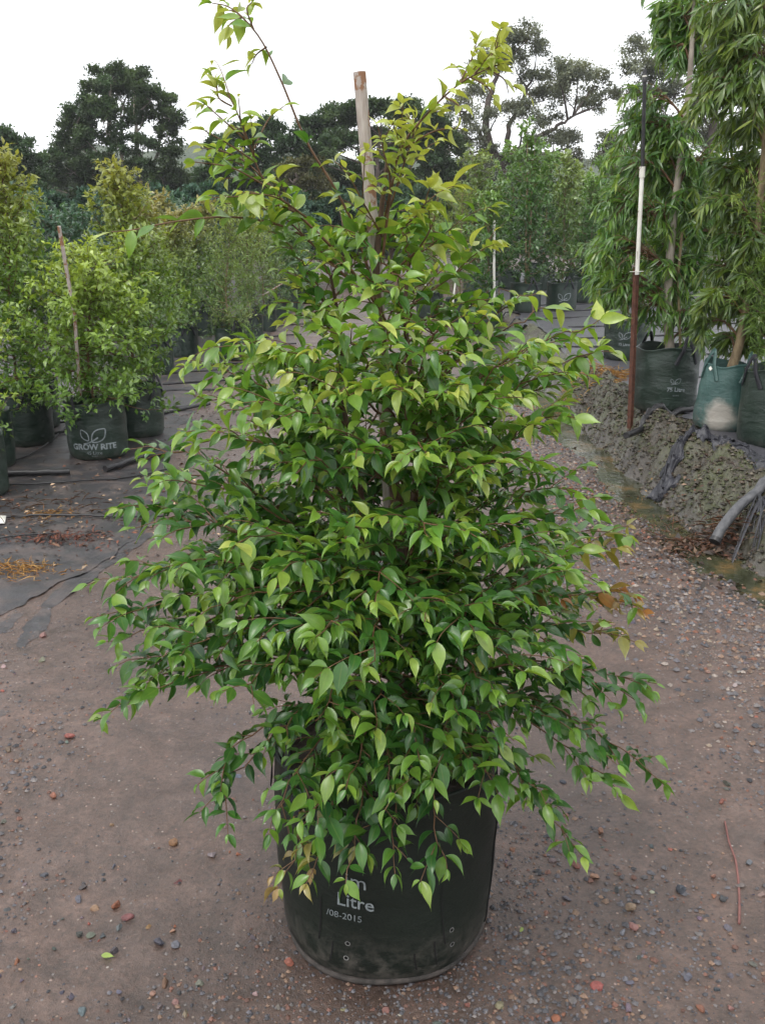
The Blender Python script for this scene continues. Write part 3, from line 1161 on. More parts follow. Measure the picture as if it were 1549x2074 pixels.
def branch(path, r, size=0.054, twigs=True, rad0=None, tw_len=0.15, tw_gap=0.047, tw_from=0.2, mood=0.0, dens=0.95, tipc=None, spacing=0.030, leaf_from=0.3):
    L = np.linalg.norm(np.diff(path, axis=0), axis=1).sum()
    n = len(path)
    R0 = rad0 or (0.0016 + 0.0035 * min(L, 0.9))
    bl = tube(path - SO, np.linspace(R0, 0.0009, n), 5, caps=False)
    leafy(path, leaf_from, spacing, size, r, mood, dens=dens, tipc=tipc)
    if twigs:
        T = norm(np.gradient(path, axis=0))
        s = tw_from
        sg = 1 if r.random() < .5 else -1
        while s < 0.93:
            j = int(s * (n - 1))
            p, tg = path[j], T[j]
            sidev = np.cross(tg, [0, 0, 1.0])
            if np.linalg.norm(sidev) < 0.2:
                sidev = r.normal(size=3)
            sidev = norm(sidev)
            ln = tw_len * r.uniform(0.35, 1.45) * (1.05 - 0.5 * s)
            d = norm(sidev * sg * r.uniform(0.6, 1.0) + tg * 0.75 + np.array([0, 0, r.uniform(-0.15, 0.45)]))
            e = p + d * ln + np.array([0, 0, -0.10 * ln * r.uniform(0.2, 2.0)])
            pp = bez(p, p + d * ln * .35, e - norm(d + np.array([0, 0, -0.5])) * ln * .3, e, 7)
            bl += tube(pp - SO, np.linspace(max(0.0011, R0 * 0.4), 0.0007, 7), 4, caps=False)
            leafy(pp, 0.12, spacing, size * r.uniform(0.85, 1.08), r, mood, dens=dens, tipc=tipc if s > 0.6 else None)
            sg = -sg
            s += tw_gap / max(L, 0.1) * r.uniform(0.8, 1.2)
    mk('branch', bl, TWIG, shrub)


def tipbranch(px, py, dY, r, rise=None, **kw):
    tip = at(px, py, PY + dY)
    hd = np.hypot(tip[0] - POT[0], tip[1] - PY)
    zs = tip[2] - hd * r.uniform(0.45, 0.8) if tip[2] > 0.95 else max(0.56, tip[2] + hd * 0.05 - 0.1)
    zs = float(np.clip(zs, SO[2] + 0.06, tip[2] - 0.05 if tip[2] > 0.8 else 2))
    j = np.argmin(np.abs(ALLSTEM[:, 2] - zs) + 0.25 * np.hypot(ALLSTEM[:, 0] - tip[0], ALLSTEM[:, 1] - tip[1]))
    p0 = ALLSTEM[j]
    v = tip - p0
    L = np.linalg.norm(v)
    hdir = norm(np.array([v[0], v[1], 0]) + 1e-6)
    low = tip[2] < 0.62
    upk = 0.45 if not low else 0.55
    p1 = p0 + hdir * L * 0.30 + np.array([0, 0, upk * L * 0.55])
    endd = norm(hdir * 0.9 + np.array([0, 0, -0.75 if low else (0.25 if tip[2] > 1.35 else -0.15)]))
    p2 = tip - endd * L * 0.36
    path = bez(p0, p1, p2, tip, 18)
    path[1:-1] += r.normal(0, 0.006, (16, 3)) * np.linspace(.3, 1, 16)[:, None]
    branch(path, r, **kw)


# long leading shoots, surveyed along their length
def pxpath(pts, n=22):
    return spline([at(a, b, PY + c) for a, b, c in pts], n)


branch(pxpath([(772, 640, 0), (725, 480, -.01), (680, 385, -.02), (620, 285, -.03), (570, 165, -.04), (525, 75, -.05), (470, 18, -.06), (430, 6, -.06)], 30), r, 0.052, twigs=False, dens=0.62, spacing=0.05, leaf_from=0.12, mood=0.0, rad0=0.0034)
for tp in [[(505, 50, -.05), (480, 25, -.03), (455, 20, 0)], [(515, 62, -.05), (500, 20, -.06), (510, 5, -.06)], [(490, 35, -.05), (465, 50, -.06), (462, 70, -.06)], [(540, 95, -.05), (520, 110, -.03), (510, 130, -.03)]]:
    branch(pxpath(tp, 8), r, 0.048, twigs=False, spacing=0.022, leaf_from=0.1, mood=0.25)
branch(pxpath([(775, 520, 0), (790, 400, -.02), (812, 300, -.03), (870, 225, -.04), (930, 170, -.05), (985, 140, -.06), (1020, 128, -.06)], 26), r, 0.044, twigs=True, tw_len=0.10, tw_gap=0.045, tw_from=0.35, mood=0.5, spacing=0.026, rad0=0.0032)
branch(pxpath([(930, 170, -.05), (955, 120, -.02), (965, 85, -.02)], 10), r, 0.044, tw_len=0.06, tw_gap=0.03, mood=0.5, spacing=0.024)
branch(pxpath([(960, 150, -.05), (1000, 105, -.06), (1010, 75, -.06)], 10), r, 0.044, tw_len=0.06, tw_gap=0.03, mood=0.5, spacing=0.024)
branch(pxpath([(900, 195, -.05), (930, 215, -.08), (930, 235, -.09)], 8), r, 0.04, twigs=False, mood=0.45, spacing=0.03)
branch(pxpath([(950, 155, -.05), (985, 175, -.08), (1000, 200, -.09)], 8), r, 0.042, twigs=False, mood=0.5, spacing=0.022)
branch(pxpath([(765, 620, 0), (690, 520, -.04), (600, 430, -.08), (535, 365, -.1), (505, 290, -.11), (475, 215, -.12), (455, 185, -.12)], 26), r, 0.055, tw_len=0.15, tw_gap=0.05, tw_from=0.3, mood=0.12, spacing=0.032, rad0=0.0036)
branch(pxpath([(520, 330, -.1), (460, 290, -.1), (415, 265, -.1)], 10), r, 0.05, twigs=False, mood=0.1, spacing=0.04)
branch(pxpath([(515, 300, -.1), (545, 240, -.08), (575, 215, -.08)], 10), r, 0.05, twigs=False, mood=0.1, spacing=0.04)
branch(pxpath([(545, 380, -.1), (470, 340, -.12), (395, 328, -.13)], 12), r, 0.052, twigs=False, mood=0.05, spacing=0.035)
branch(pxpath([(700, 560, -.02), (600, 470, -.05), (480, 440, -.08), (360, 448, -.1), (280, 464, -.1), (225, 470, -.1)], 22), r, 0.056, twigs=False, mood=0.12, spacing=0.04, leaf_from=0.25, rad0=0.0028)
branch(pxpath([(600, 430, -.08), (520, 400, -.12), (430, 400, -.13)], 12), r, 0.055, tw_len=0.08, mood=0.1)
branch(pxpath([(640, 500, -.06), (560, 430, -.02), (500, 420, 0.02)], 12), r, 0.055, tw_len=0.1, mood=0.1)
branch(pxpath([(778, 450, 0), (790, 370, -.05), (775, 300, -.07), (765, 255, -.08)], 14), r, 0.045, tw_len=0.09, tw_gap=0.035, mood=0.5, spacing=0.024)
branch(pxpath([(790, 420, 0), (815, 340, -.02), (835, 280, -.03), (840, 240, -.03)], 14), r, 0.045, tw_len=0.10, tw_gap=0.035, mood=0.5, spacing=0.024)
branch(pxpath([(775, 480, 0), (730, 400, -.04), (700, 340, -.06)], 12), r, 0.052, tw_len=0.1, mood=0.3)
branch(pxpath([(785, 560, -.02), (850, 500, -.08), (880, 440, -.10), (888, 388, -.1)], 16), r, 0.068, tw_len=0.07, tw_gap=0.09, mood=0.25, spacing=0.045)
branch(pxpath([(800, 640, -.02), (900, 570, 0), (965, 520, 0.02), (1000, 470, 0.03)], 16), r, 0.056, tw_len=0.12, mood=0.15)

for tp, sz, md in [
        ([(560, 390, -.1), (500, 330, -.05), (440, 300, -.03)], .048, .1), ([(505, 290, -.11), (460, 250, -.14), (420, 215, -.15)], .046, .15),
        ([(620, 440, -.08), (560, 400, -.16), (490, 390, -.2)], .05, .1), ([(470, 215, -.12), (445, 200, -.13), (440, 175, -.13)], .045, .2),
        ([(820, 300, -.03), (870, 270, -.08), (900, 260, -.1)], .038, .5), ([(985, 140, -.06), (1020, 160, -.02), (1030, 190, 0)], .042, .5),
        ([(790, 480, -.02), (850, 430, -.12), (870, 380, -.15)], .058, .25)]:
    branch(pxpath(tp, 10), r, sz, tw_len=0.07, tw_gap=0.05, mood=md, spacing=0.034, dens=0.8)

TIPS = [
    # (px, py, dY)
    (600, 570, .08), (570, 500, -.10), (660, 530, -.16), (860, 550, -.15), (930, 610, .15), (1030, 590, .0), (1085, 595, -.05), (820, 460, -.10), (700, 470, -.1),
    (620, 630, -.1), (710, 580, -.2), (800, 580, -.22), (890, 650, -.2), (990, 650, -.15), (1130, 620, .05),
    (395, 800, .05), (365, 745, .0), (470, 690, -.08), (420, 770, -.15), (500, 730, .2), (1225, 640, .0), (1215, 700, .1), (1190, 760, -.05), (1185, 850, -.1), (1120, 880, -.12), (1100, 700, -.2), (1150, 690, .15), (560, 700, -.22), (650, 660, -.28), (760, 650, -.3), (860, 700, -.3),
    (265, 910, .05), (232, 1035, -.05), (275, 1070, -.15), (335, 960, .15), (300, 985, -.1), (390, 900, -.2), (460, 830, -.25), (1175, 990, -.05), (1205, 1045, -.12), (1130, 950, .15), (1080, 940, -.25), (560, 850, -.32), (680, 800, -.35), (800, 780, -.36), (920, 800, -.33), (1020, 830, -.28),
    (178, 1185, -.05), (190, 1250, -.12), (215, 1300, -.15), (245, 1170, .1), (330, 1150, -.25), (400, 1250, -.3), (1255, 1110, -.05), (1292, 1235, -.12), (1285, 1300, -.15), (1210, 1180, -.25), (1230, 1080, .12), (1120, 1130, -.32), (480, 1100, -.35), (600, 960, -.38), (720, 930, -.42), (860, 920, -.42), (960, 960, -.38), (560, 1170, -.42), (680, 1100, -.46), (760, 1220, -.5), (870, 1090, -.45), (980, 1100, -.40), (1090, 1230, -.38),
    (232, 1350, -.08), (205, 1455, -.12), (285, 1400, -.2), (400, 1590, -.22), (405, 1645, -.25), (330, 1330, -.28), (450, 1400, -.35), (520, 1300, -.42), (640, 1290, -.48), (740, 1350, -.5), (860, 1260, -.5), (960, 1280, -.46), (1060, 1360, -.40), (1180, 1330, -.28),
    (1330, 1385, -.05), (1300, 1440, -.12), (1345, 1590, -.05), (1250, 1550, -.2), (1260, 1610, -.15), (1180, 1735, -.25), (1110, 1640, -.3), (1160, 1480, -.3), (1040, 1500, -.38), (1010, 1620, -.32), (930, 1450, -.45),
    (640, 1460, -.42), (540, 1500, -.38), (760, 1480, -.46), (850, 1540, -.44), (700, 1600, -.42), (640, 1700, -.40), (545, 1690, -.34), (800, 1770, -.38), (905, 1760, -.37), (700, 1790, -.4), (780, 1640, -.44), (620, 1790, -.38),
    (560, 1640, -.36), (880, 1620, -.42), (960, 1560, -.40), (1000, 1400, -.42),
]
RED_TIPS = {(1292, 1235): RED, (1285, 1300): np.array([0.30, 0.26, 0.07]), (1255, 1110): np.array([0.30, 0.24, 0.06]), (620, 1790): np.array([0.34, 0.30, 0.10])}
for (px, py, dY) in TIPS:
    mood = 0.0
    if py > 1300:
        mood = 0.05
    kw = {} if py > 660 else dict(tw_len=0.10, tw_gap=0.065, dens=0.82)
    if py > 1450:
        kw = dict(tw_len=0.12, tw_gap=0.055)
    if py > 1350 and (px < 420 or px > 1150):
        kw = dict(tw_len=0.11, tw_gap=0.075, dens=0.9)
    tipbranch(px, py, dY, r, mood=mood + r.normal(0, 0.07), tipc=RED_TIPS.get((px, py)), size=0.056 if py > 1000 else 0.053, **kw)
tipbranch(565, 1800, -.36, r, mood=0.3, tipc=np.array([0.36, 0.25, 0.11]), tw_len=0.08, size=0.048)
# the far side and the inside
back = np.random.default_rng(55)
for k in range(64):
    zt = back.uniform(0.62, 1.62)
    wd = np.interp(zt, [0.6, 0.8, 1.0, 1.3, 1.6, 1.8], [0.62, 0.66, 0.56, 0.34, 0.13, 0.06])
    a = back.uniform(-0.25, PI + 0.25)
    q = back.uniform(0.55, 1.0)
    tip = np.array([POT[0] + wd * q * math.cos(a) * 0.92, PY + 0.03 + wd * q * math.sin(a) * 0.8, zt])
    dlt = tip - [0, 0, CAM_H]
    depth = dlt[1] * CP - dlt[2] * SP
    px = 774.5 + FPX * dlt[0] / depth
    py = 1037 - FPX * (dlt[1] * SP + dlt[2] * CP) / depth
    tipbranch(px, py, tip[1] - PY, back, mood=back.normal(0, 0.06))

Lp, Ld, Ln, Ls, Lc = (np.array(v) for v in (Lp, Ld, Ln, Ls, Lc))
# keep the foliage out of the bag wall
rr = np.hypot(Lp[:, 0] - POT[0], Lp[:, 1] - PY)
keep = ~((rr < PR + 0.02) & (Lp[:, 2] < POT[2] + PH + 0.01))
Lp, Ld, Ln, Ls, Lc = Lp[keep], Ld[keep], Ln[keep], Ls[keep], Lc[keep]
print('shrub leaves', len(Lp))


def biggest(P, D, N, Sc, count, cell=5.0, asp=0.45):
    """indices of the leaves that show largest in the picture"""
    c = P + norm(D) * (Sc * 0.5)[:, None] - np.array([0, 0, CAM_H])
    dep = c[:, 1] * CP - c[:, 2] * SP
    x = 774.5 + FPX * c[:, 0] / dep
    y = 1037 - FPX * (c[:, 1] * SP + c[:, 2] * CP) / dep
    ln = FPX * Sc / dep
    Nn = frames(D, N)[:, :, 2]
    vw = norm(c)
    area = ln * ln * asp * np.abs(np.sum(Nn * vw, 1))
    ok = (x > 5) & (x < 1544) & (y > 5) & (y < 2069)
    zb = {}
    half = np.maximum((ln * 0.2 / cell).astype(int), 0)
    xi, yi = (x / cell).astype(int), (y / cell).astype(int)
    for k in np.argsort(dep):
        for a in range(-half[k], half[k] + 1):
            for b in range(-half[k], half[k] + 1):
                zb.setdefault((xi[k] + a, yi[k] + b), k)
    vis = np.array([zb[(xi[k], yi[k])] == k for k in range(len(P))])
    sc = np.where(ok & vis, area, 0)
    return np.argsort(-sc)[:count]


LM = []
for k, tm in enumerate(TM):
    o = mk('leaf', [(tm[0], tm[1])], LEAF, None, np.concatenate([np.ones((len(tm[0]), 3)), tm[2][:, None]], 1))
    LM.append(o.data)
    bpy.data.objects.remove(o)
from mathutils import Matrix


def leaf_objects(idx, P, D, N, Sc, C, meshes, parent, origin, seed):
    r = np.random.default_rng(seed)
    R = frames(D[idx], N[idx])
    for k, i_ in enumerate(idx):
        o = bpy.data.objects.new('leaf', meshes[int(r.integers(0, len(meshes)))])
        M = np.eye(4)
        M[:3, :3] = R[k] * Sc[i_]
        M[:3, 3] = P[i_] - origin
        o.matrix_local = Matrix(M.tolist())
        o.color = (*[float(v) for v in C[i_]], 1)
        COL.objects.link(o)
        o.parent = parent
        o.matrix_parent_inverse = Matrix.Identity(4)


big = biggest(Lp, Ld, Ln, Ls, 300)
rest = np.setdiff1d(np.arange(len(Lp)), big)
leaf_objects(big, Lp, Ld, Ln, Ls, Lc, LM, shrub, SO, 3)
fo = foliage('foliage', TM, Lp[rest] - SO, Ld[rest], Ln[rest], Ls[rest], Lc[rest], LEAF, shrub, 4)
fo['kind'] = 'stuff'


# stakes
def stake(path, wdt, label, mat, name='stake', sides=4, cat='stake', group=None):
    P = np.asarray(path, float)
    o = P[0].copy()
    e = mk(name, tube(P - o, wdt, sides, True, PI / 4), mat, loc=o, smooth=sides > 5)
    return tag(e, label, cat, group)


def stake_material():
    m, n, out = new_mat('weathered_stake_wood')
    tc = n.nodes.new('ShaderNodeTexCoord')
    mp = n.nodes.new('ShaderNodeMapping')
    mp.inputs['Scale'].default_value = (1, 1, 0.12)
    n.links.new(tc.outputs['Object'], mp.inputs[0])
    g = noise(n, 160, 5, 0.6, mp.outputs[0])
    c = ramp(n, g, [(0.3, (0.27, 0.22, 0.19)), (0.7, (0.45, 0.40, 0.365))])
    pe = ramp(n, noise(n, 22, 4, 0.6, tc.outputs['Object']), [(0.54, (0, 0, 0)), (0.58, (1, 1, 1))])
    c = mix(n, pe, c, (0.24, 0.125, 0.07))
    princ(n, out, c, 0.75, bump(n, g, 0.5, 0.002), 0.3)
    return m


STAKE = stake_material()
sp_ = [at(803, 1460, PY + .03), at(786, 1000, PY + .03), at(768, 640, PY + .03), at(750, 400, PY + .03), at(738, 270, PY + .03), at(728, 146, PY + .03)]
stake(spline(sp_, 16), 0.0122, 'pale weathered wooden stake with peeling brown bark inside the big shrub', STAKE, sides=10)


# ------------------------------------------------------------------ other potted plants
def bag_at(px, py, z, r0, h, mat, label, **kw):
    """front foot of the bag seen at px, py on ground level z"""
    p = atz(px, py, z)
    f = norm(np.array([p[0], p[1], 0]))
    c = p + f * r0 * 0.9
    c[2] = z if z > 0 else hz(c[0], c[1])
    if z > 0:
        c[2] = hz(c[0], c[1]) + 0.012
    face = -math.atan2(c[0], c[1])
    kw.setdefault('facing', face + kw.pop('turn', 0.0))
    return (*grow_bag(c, r0, h, mat, label, **kw), c)


def sm_leaf(L=1.0, W=0.5, bend=0.25):
    V = np.array([[0, 0, 0], [-W / 2, 0.45 * L, 0.06], [0, 0.5 * L, 0], [W / 2, 0.45 * L, 0.06], [0, L, -bend]])
    F = np.array([[0, 2, 1], [0, 3, 2], [1, 2, 4], [2, 3, 4]])
    return V, F, np.array([0.6, 1, 0.6, 1, 0.8])


OVAL = [sm_leaf(1, 0.52, 0.15), sm_leaf(1, 0.46, 0.3)]
NARROW = [sm_leaf(1, 0.26, 0.2), sm_leaf(1, 0.22, 0.35)]
NEEDLE = [sm_leaf(1, 0.10, 0.1)]


def potted(name, label, base, H, prof, n_br, lsize, cols, seed, tms, group=None, rise=0.6, per=0.05, nleaf=3, cat='shrub', bark=TWIG, stems=1, lean=(0, 0), stem_r=0.012, mat=None, twig=0.35):
    """upright nursery shrub: woody stem with side branches, leaves in tufts along them"""
    r = np.random.default_rng(seed)
    base = np.array(base, float)
    t = empty(name, base, label, cat, group)
    bl = []
    P, D, N, Sc, C = [], [], [], [], []
    axes = []
    for s in range(stems):
        top = np.array([lean[0] + r.normal(0, 0.03) + (s - (stems - 1) / 2) * 0.12, lean[1] + r.normal(0, 0.03), H * (1 - 0.12 * s)])
        path = spline([np.array([0, 0, -0.04]), top * 0.35 + r.normal(0, 0.015, 3), top * 0.7 + r.normal(0, 0.02, 3), top], 16)
        axes.append(path)
        bl += tube(path, np.linspace(stem_r, 0.003, 16), 6)
    tops, mids, lows = (np.array(c) for c in cols)

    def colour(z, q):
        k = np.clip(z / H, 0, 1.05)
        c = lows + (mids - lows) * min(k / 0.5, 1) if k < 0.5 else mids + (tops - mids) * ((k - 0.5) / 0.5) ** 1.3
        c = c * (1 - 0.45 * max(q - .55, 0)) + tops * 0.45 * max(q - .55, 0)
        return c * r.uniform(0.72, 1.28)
    for b in range(n_br):
        ax = axes[b % stems]
        k = (b + r.random()) / n_br
        k = 0.02 + 0.95 * k
        j = int(k * 15)
        p0 = ax[j] * (1 - (k * 15 - j)) + ax[min(j + 1, 15)] * (k * 15 - j)
        L = prof(k) * (0.5 + 0.75 * r.random() ** 1.2)
        a = b * 2.399 + r.normal(0, 0.35)
        rs = rise * min(1.0, 0.12 + 2.4 * k) + r.normal(0, 0.3)
        h = np.array([math.cos(a), math.sin(a), 0])
        e = p0 + h * L * math.cos(math.atan(rs)) + np.array([0, 0, L * math.sin(math.atan(rs))])
        mid_ = (p0 + e) / 2 + h * 0.08 * L - np.array([0, 0, 0.10 * L])
        path = spline([p0, mid_, e], 8)
        bl += tube(path, np.linspace(0.0045, 0.0012, 8) * (stem_r / 0.012), 3, caps=False)
        nn = max(3, int(L / per))
        for q in np.linspace(0.12, 1.0, nn):
            jj = min(int(q * 7), 6)
            f = q * 7 - jj
            c0 = path[jj] * (1 - f) + path[jj + 1] * f
            # a short side twig with its own tuft
            for tw in range(2 if q < 0.8 else 3):
                dv = norm(r.normal(size=3) + h * 0.7 + np.array([0, 0, 0.55]))
                tl = max(0.06, twig * L * r.uniform(0.3, 1.0) * (1.1 - 0.5 * q))
                for m in range(nleaf):
                    u = (m + r.random()) / nleaf
                    pp = c0 + dv * tl * u + r.normal(0, 0.006, 3)
                    P.append(pp)
                    D.append(norm(dv + r.normal(0, 0.55, 3)))
                    N.append(np.array([0, 0, 1.0]) + h * 0.4 + r.normal(0, 0.45, 3))
                    Sc.append(lsize * r.uniform(0.7, 1.2))
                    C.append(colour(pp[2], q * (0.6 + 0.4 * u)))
    mk('stem', bl, bark, t)
    cr = foliage('crown', tms, np.array(P), np.array(D), np.array(N), np.array(Sc), np.array(C), mat or LEAF, t, seed)
    cr['kind'] = 'stuff'
    return t


LIL = ((0.30, 0.32, 0.075), (0.150, 0.265, 0.045), (0.075, 0.170, 0.035))        # bronze tips, yellow green, green
LIL2 = ((0.32, 0.42, 0.075), (0.18, 0.300, 0.045), (0.090, 0.195, 0.036))
BRZ = ((0.27, 0.25, 0.085), (0.14, 0.245, 0.055), (0.08, 0.170, 0.040))
BLUE = ((0.075, 0.155, 0.095), (0.036, 0.090, 0.058), (0.018, 0.048, 0.030))
GRN = ((0.15, 0.27, 0.060), (0.06, 0.145, 0.034), (0.03, 0.085, 0.022))
PALE = ((0.22, 0.30, 0.09), (0.11, 0.19, 0.055), (0.05, 0.11, 0.03))
OLV = ((0.25, 0.32, 0.07), (0.145, 0.235, 0.05), (0.085, 0.165, 0.038))


def cone(rb, rt, k0=0.15):
    return lambda k: rb * (min(k / k0, 1) ** 0.5 if k < k0 else 1 - (1 - rt / rb) * ((k - k0) / (1 - k0)) ** 1.1)


# the front left group
_, gr_rad, c1 = bag_at(203, 932, 0, 0.212, 0.40, BAG_GREEN, 'dark green bag printed with two white leaves and lettering beside the lane', seed=21, handles=(-0.75, 2.4), turn=-0.25)
b1 = _
V, Fs = leaf_logo(0.17)
wrap_on(gr_rad, V, Fs, 0.02, 0.185, 'logo', b1)
for body, size, u, z, bold in (('GROW RITE', 0.058, 0.02, 0.083, 0.0022), ('45 Litre', 0.034, 0.02, 0.047, 0.0), ('08-2015', 0.013, 0.02, 0.029, 0.0)):
    V, Fs = text_mesh(body, size, bold)
    wrap_on(gr_rad, V, Fs, u, z, 'lettering', b1)


def top_of(c, h):
    return (c[0], c[1], c[2] + h - 0.045)


potted('bushy_shrub', 'bushy yellow-green shrub growing in the bag printed with white leaves', top_of(c1, .40), 1.12, cone(0.58, 0.22, 0.12), 105, 0.052, LIL2, 201, OVAL, rise=0.35, per=0.048, nleaf=4)
p0 = at(158, 790, c1[1] + 0.02)
p0 = at(152, 640, c1[1] - .30)
stake([at(163, 800, c1[1] - .12), p0, at(120, 458, c1[1] - .42)], 0.014, 'grey wooden stake leaning beside the bushy yellow-green shrub', STAKE)
b2, _, c2 = bag_at(52, 906, 0, 0.225, 0.40, BAG_GREEN, 'plain dark green bag under the tall bronze-tipped shrub at the lane side', seed=22, handles=(0.3, 2.9))
potted('tall_shrub', 'tall narrow shrub with bronze orange tips standing in a plain green bag', top_of(c2, .40), 1.78, cone(0.54, 0.10, 0.2), 125, 0.052, LIL, 202, OVAL, rise=0.8, per=0.048, nleaf=4)
b3, _, c3 = bag_at(280, 890, 0, 0.215, 0.40, BAG_GREEN, 'dark green bag standing half behind the printed bag', seed=23, handles=(1.0, -2.2))
potted('tall_shrub', 'tall green shrub with one long leading shoot behind the printed bag', top_of(c3, .40), 1.70, cone(0.56, 0.08, 0.2), 125, 0.052, LIL, 203, OVAL, rise=0.8, per=0.048, nleaf=4)
b4, _, c4 = bag_at(72, 872, 0, 0.215, 0.40, BAG_GREEN, 'dark bag hidden behind the plain green bag', seed=24, handles=(0.5,))
potted('green_shrub', 'dark green shrub squeezed behind the tall bronze-tipped shrub', top_of(c4, .40), 1.5, cone(0.46, 0.12, 0.2), 90, 0.048, GRN, 204, OVAL, rise=0.7, per=0.055, nleaf=4)
b5, _, c5 = bag_at(-28, 960, 0, 0.21, 0.40, BAG_GREEN, 'dark green bag holding the low yellow-green shrub beside the plain green bag', seed=25, handles=(0.2,))
potted('low_shrub', 'low yellow-green shrub reaching out over the lane from its bag', top_of(c5, .40), 0.55, cone(0.36, 0.2, 0.2), 34, 0.042, LIL2, 205, OVAL, rise=0.25, per=0.048, nleaf=4)
b6, _, c6 = bag_at(-48, 1016, 0, 0.205, 0.38, BAG_GREEN, 'front corner bag of dark green weave with the lowest branch over its rim', seed=26, handles=(-0.6,))
potted('low_shrub', 'small shrub with pale yellow leaf tips in the front corner bag', top_of(c6, .38), 0.35, cone(0.26, 0.15, 0.2), 16, 0.040, LIL2, 206, OVAL, rise=0.15, per=0.05, nleaf=3)

# the middle left group
mids = [(318, 762, .2, BRZ, 1.5, .36, 'dark bag behind the tall shrub with the leading shoot', 'bronze-topped shrub just behind the tall leading shoot'),
        (373, 727, .2, BRZ, 1.45, .34, 'upright dark green bag with a pale vertical seam in the middle row', 'narrow shrub with red-orange tips in the seamed bag'),
        (470, 730, .2, OLV, 1.52, .30, 'dark green bag with a skirt of low foliage beside the lane', 'slender olive shrub with a low leafy skirt in the middle row'),
        (507, 697, .2, OLV, 1.5, .30, 'green bag behind the bag with the leafy skirt', 'slender olive shrub behind the skirted one'),
        (537, 672, .2, OLV, 1.35, .34, 'small green bag at the end of the middle row on the lane', 'fine-leaved pale shrub at the lane end of the middle row'),
        (592, 630, .19, GRN, 1.2, .36, 'lone dark bag far back on the edge of the lane', 'small feathery shrub in the lone dark bag far back'),
        (405, 682, .2, BRZ, 1.55, .36, 'dark bag deep in the middle row between the skirted and seamed bags', 'red-tipped shrub deep in the middle row')]
for k, (px, py, r0, cols, H, wd, bl_, sl) in enumerate(mids):
    bb, _, cc = bag_at(px, py, 0, r0, 0.40, BAG_GREEN, bl_, seed=40 + k, handles=(0.4, 2.6), detail=False)
    potted('slender_shrub', sl, top_of(cc, .40), H, cone(wd * 1.3, 0.12, 0.1), 90, 0.06, cols, 300 + k, NARROW if cols is OLV else OVAL, rise=0.9, per=0.055, nleaf=4, stem_r=0.014, bark=BARK_TAN if cols is OLV else TWIG)
    if k == 2:
        potted('skirt_plant', 'low pale grassy plant spreading round the foot of the slender olive shrub', top_of(cc, .40), 0.16, cone(0.42, 0.3, 0.1), 26, 0.07, PALE, 350, NARROW, rise=0.15, per=0.05, nleaf=3)
for k, (xa, ya, xb, yb, yy, lb) in enumerate([(532, 598, 592, 562, 13.6, 'thin grey prop slanting out of the fine-leaved pale shrub'), (190, 480, 196, 560, 7.6, 'short weathered stake behind the bushy yellow-green shrub')]):
    stake([at(xa, ya, yy), at(xb, yb, yy)], 0.012, lb, STAKE)

for k, (px, yy, H, lb) in enumerate([(560, 17.5, 1.5, 'pale willowy shrub beside the lone dark bag'), (430, 16.0, 1.7, 'red-tipped shrub one row behind the skirted bag'), (335, 13.2, 1.7, 'bronze-tinged shrub one row behind the seamed bag'), (610, 21.5, 1.4, 'fine green shrub at the very end of the lane')]):
    g = at(px, 600, yy)
    zz = hz(g[0], g[1])
    grow_bag((g[0], g[1], zz), 0.2, 0.38, BAG_GREEN, 'dark bag under the ' + lb, seed=150 + k, handles=(0.4,), detail=False)
    potted('slender_shrub', lb, (g[0], g[1], zz + 0.34), H, cone(0.5, 0.14, 0.1), 70, 0.07, [PALE, BRZ, BRZ, GRN][k], 360 + k, NARROW if k in (0, 3) else OVAL, rise=0.9, per=0.06, nleaf=4)

# back rows on the left: dark blue-green shrubs
rr_ = np.random.default_rng(9)
sp0 = [(95, 17.5), (175, 18.2), (235, 16.5), (310, 19.0), (375, 20.0), (440, 21.5), (500, 22.0), (30, 16.8), (575, 24.5), (620, 27.0), (345, 15.5), (275, 14.5), (125, 14.8)]
for k, (px, yy) in enumerate(sp0):
    g = at(px, 600, yy)
    x, y = g[0], g[1]
    c = (x, y, hz(x, y))
    grow_bag(c, 0.2, 0.38, BAG_GREEN, 'dark bag in the back rows on the lane side', seed=60 + k, handles=(0.4,), detail=False, group='bags of the blue-green back rows')
    potted('blue_green_shrub', 'dense dark blue-green shrub in the back rows', (x, y, c[2] + 0.34), rr_.uniform(1.5, 1.95), cone(0.75, 0.22, 0.2), 58, 0.085, BLUE, 400 + k, OVAL, group='blue-green shrubs of the back rows', rise=0.7, per=0.08, nleaf=4, stem_r=0.016)

# far right rows
fr = [(985, 640, GRN, 1.75, .55, 'dark green rounded shrub beside the tall white post', 'OVAL'), (1062, 636, GRN, 2.55, .5, 'tallest dark green shrub on twin pale stems in the far row', 'OVAL'), (1135, 632, PALE, 2.05, .5, 'pale soft green shrub on a bare pinkish stem in the far row', 'OVAL'),
      (930, 628, OLV, 1.9, .55, 'feathery olive bush behind the leaning white post', 'NEEDLE'), (1185, 615, GRN, 1.8, .5, 'mid green shrub half hidden by the willow-leaved tree', 'OVAL'), (870, 615, OLV, 1.7, .5, 'feathery olive bush behind the thin white post', 'NEEDLE')]
fb = ['black-green bag under the rounded shrub beside the tall white post', 'black-green bag under the tallest twin-stemmed shrub of the far row', 'bag with a pale leaf logo under the pale soft green shrub', 'bag under the olive bush behind the leaning white post', 'bag under the mid green shrub half hidden by the willow-leaved tree', 'bag under the olive bush behind the thin white post']
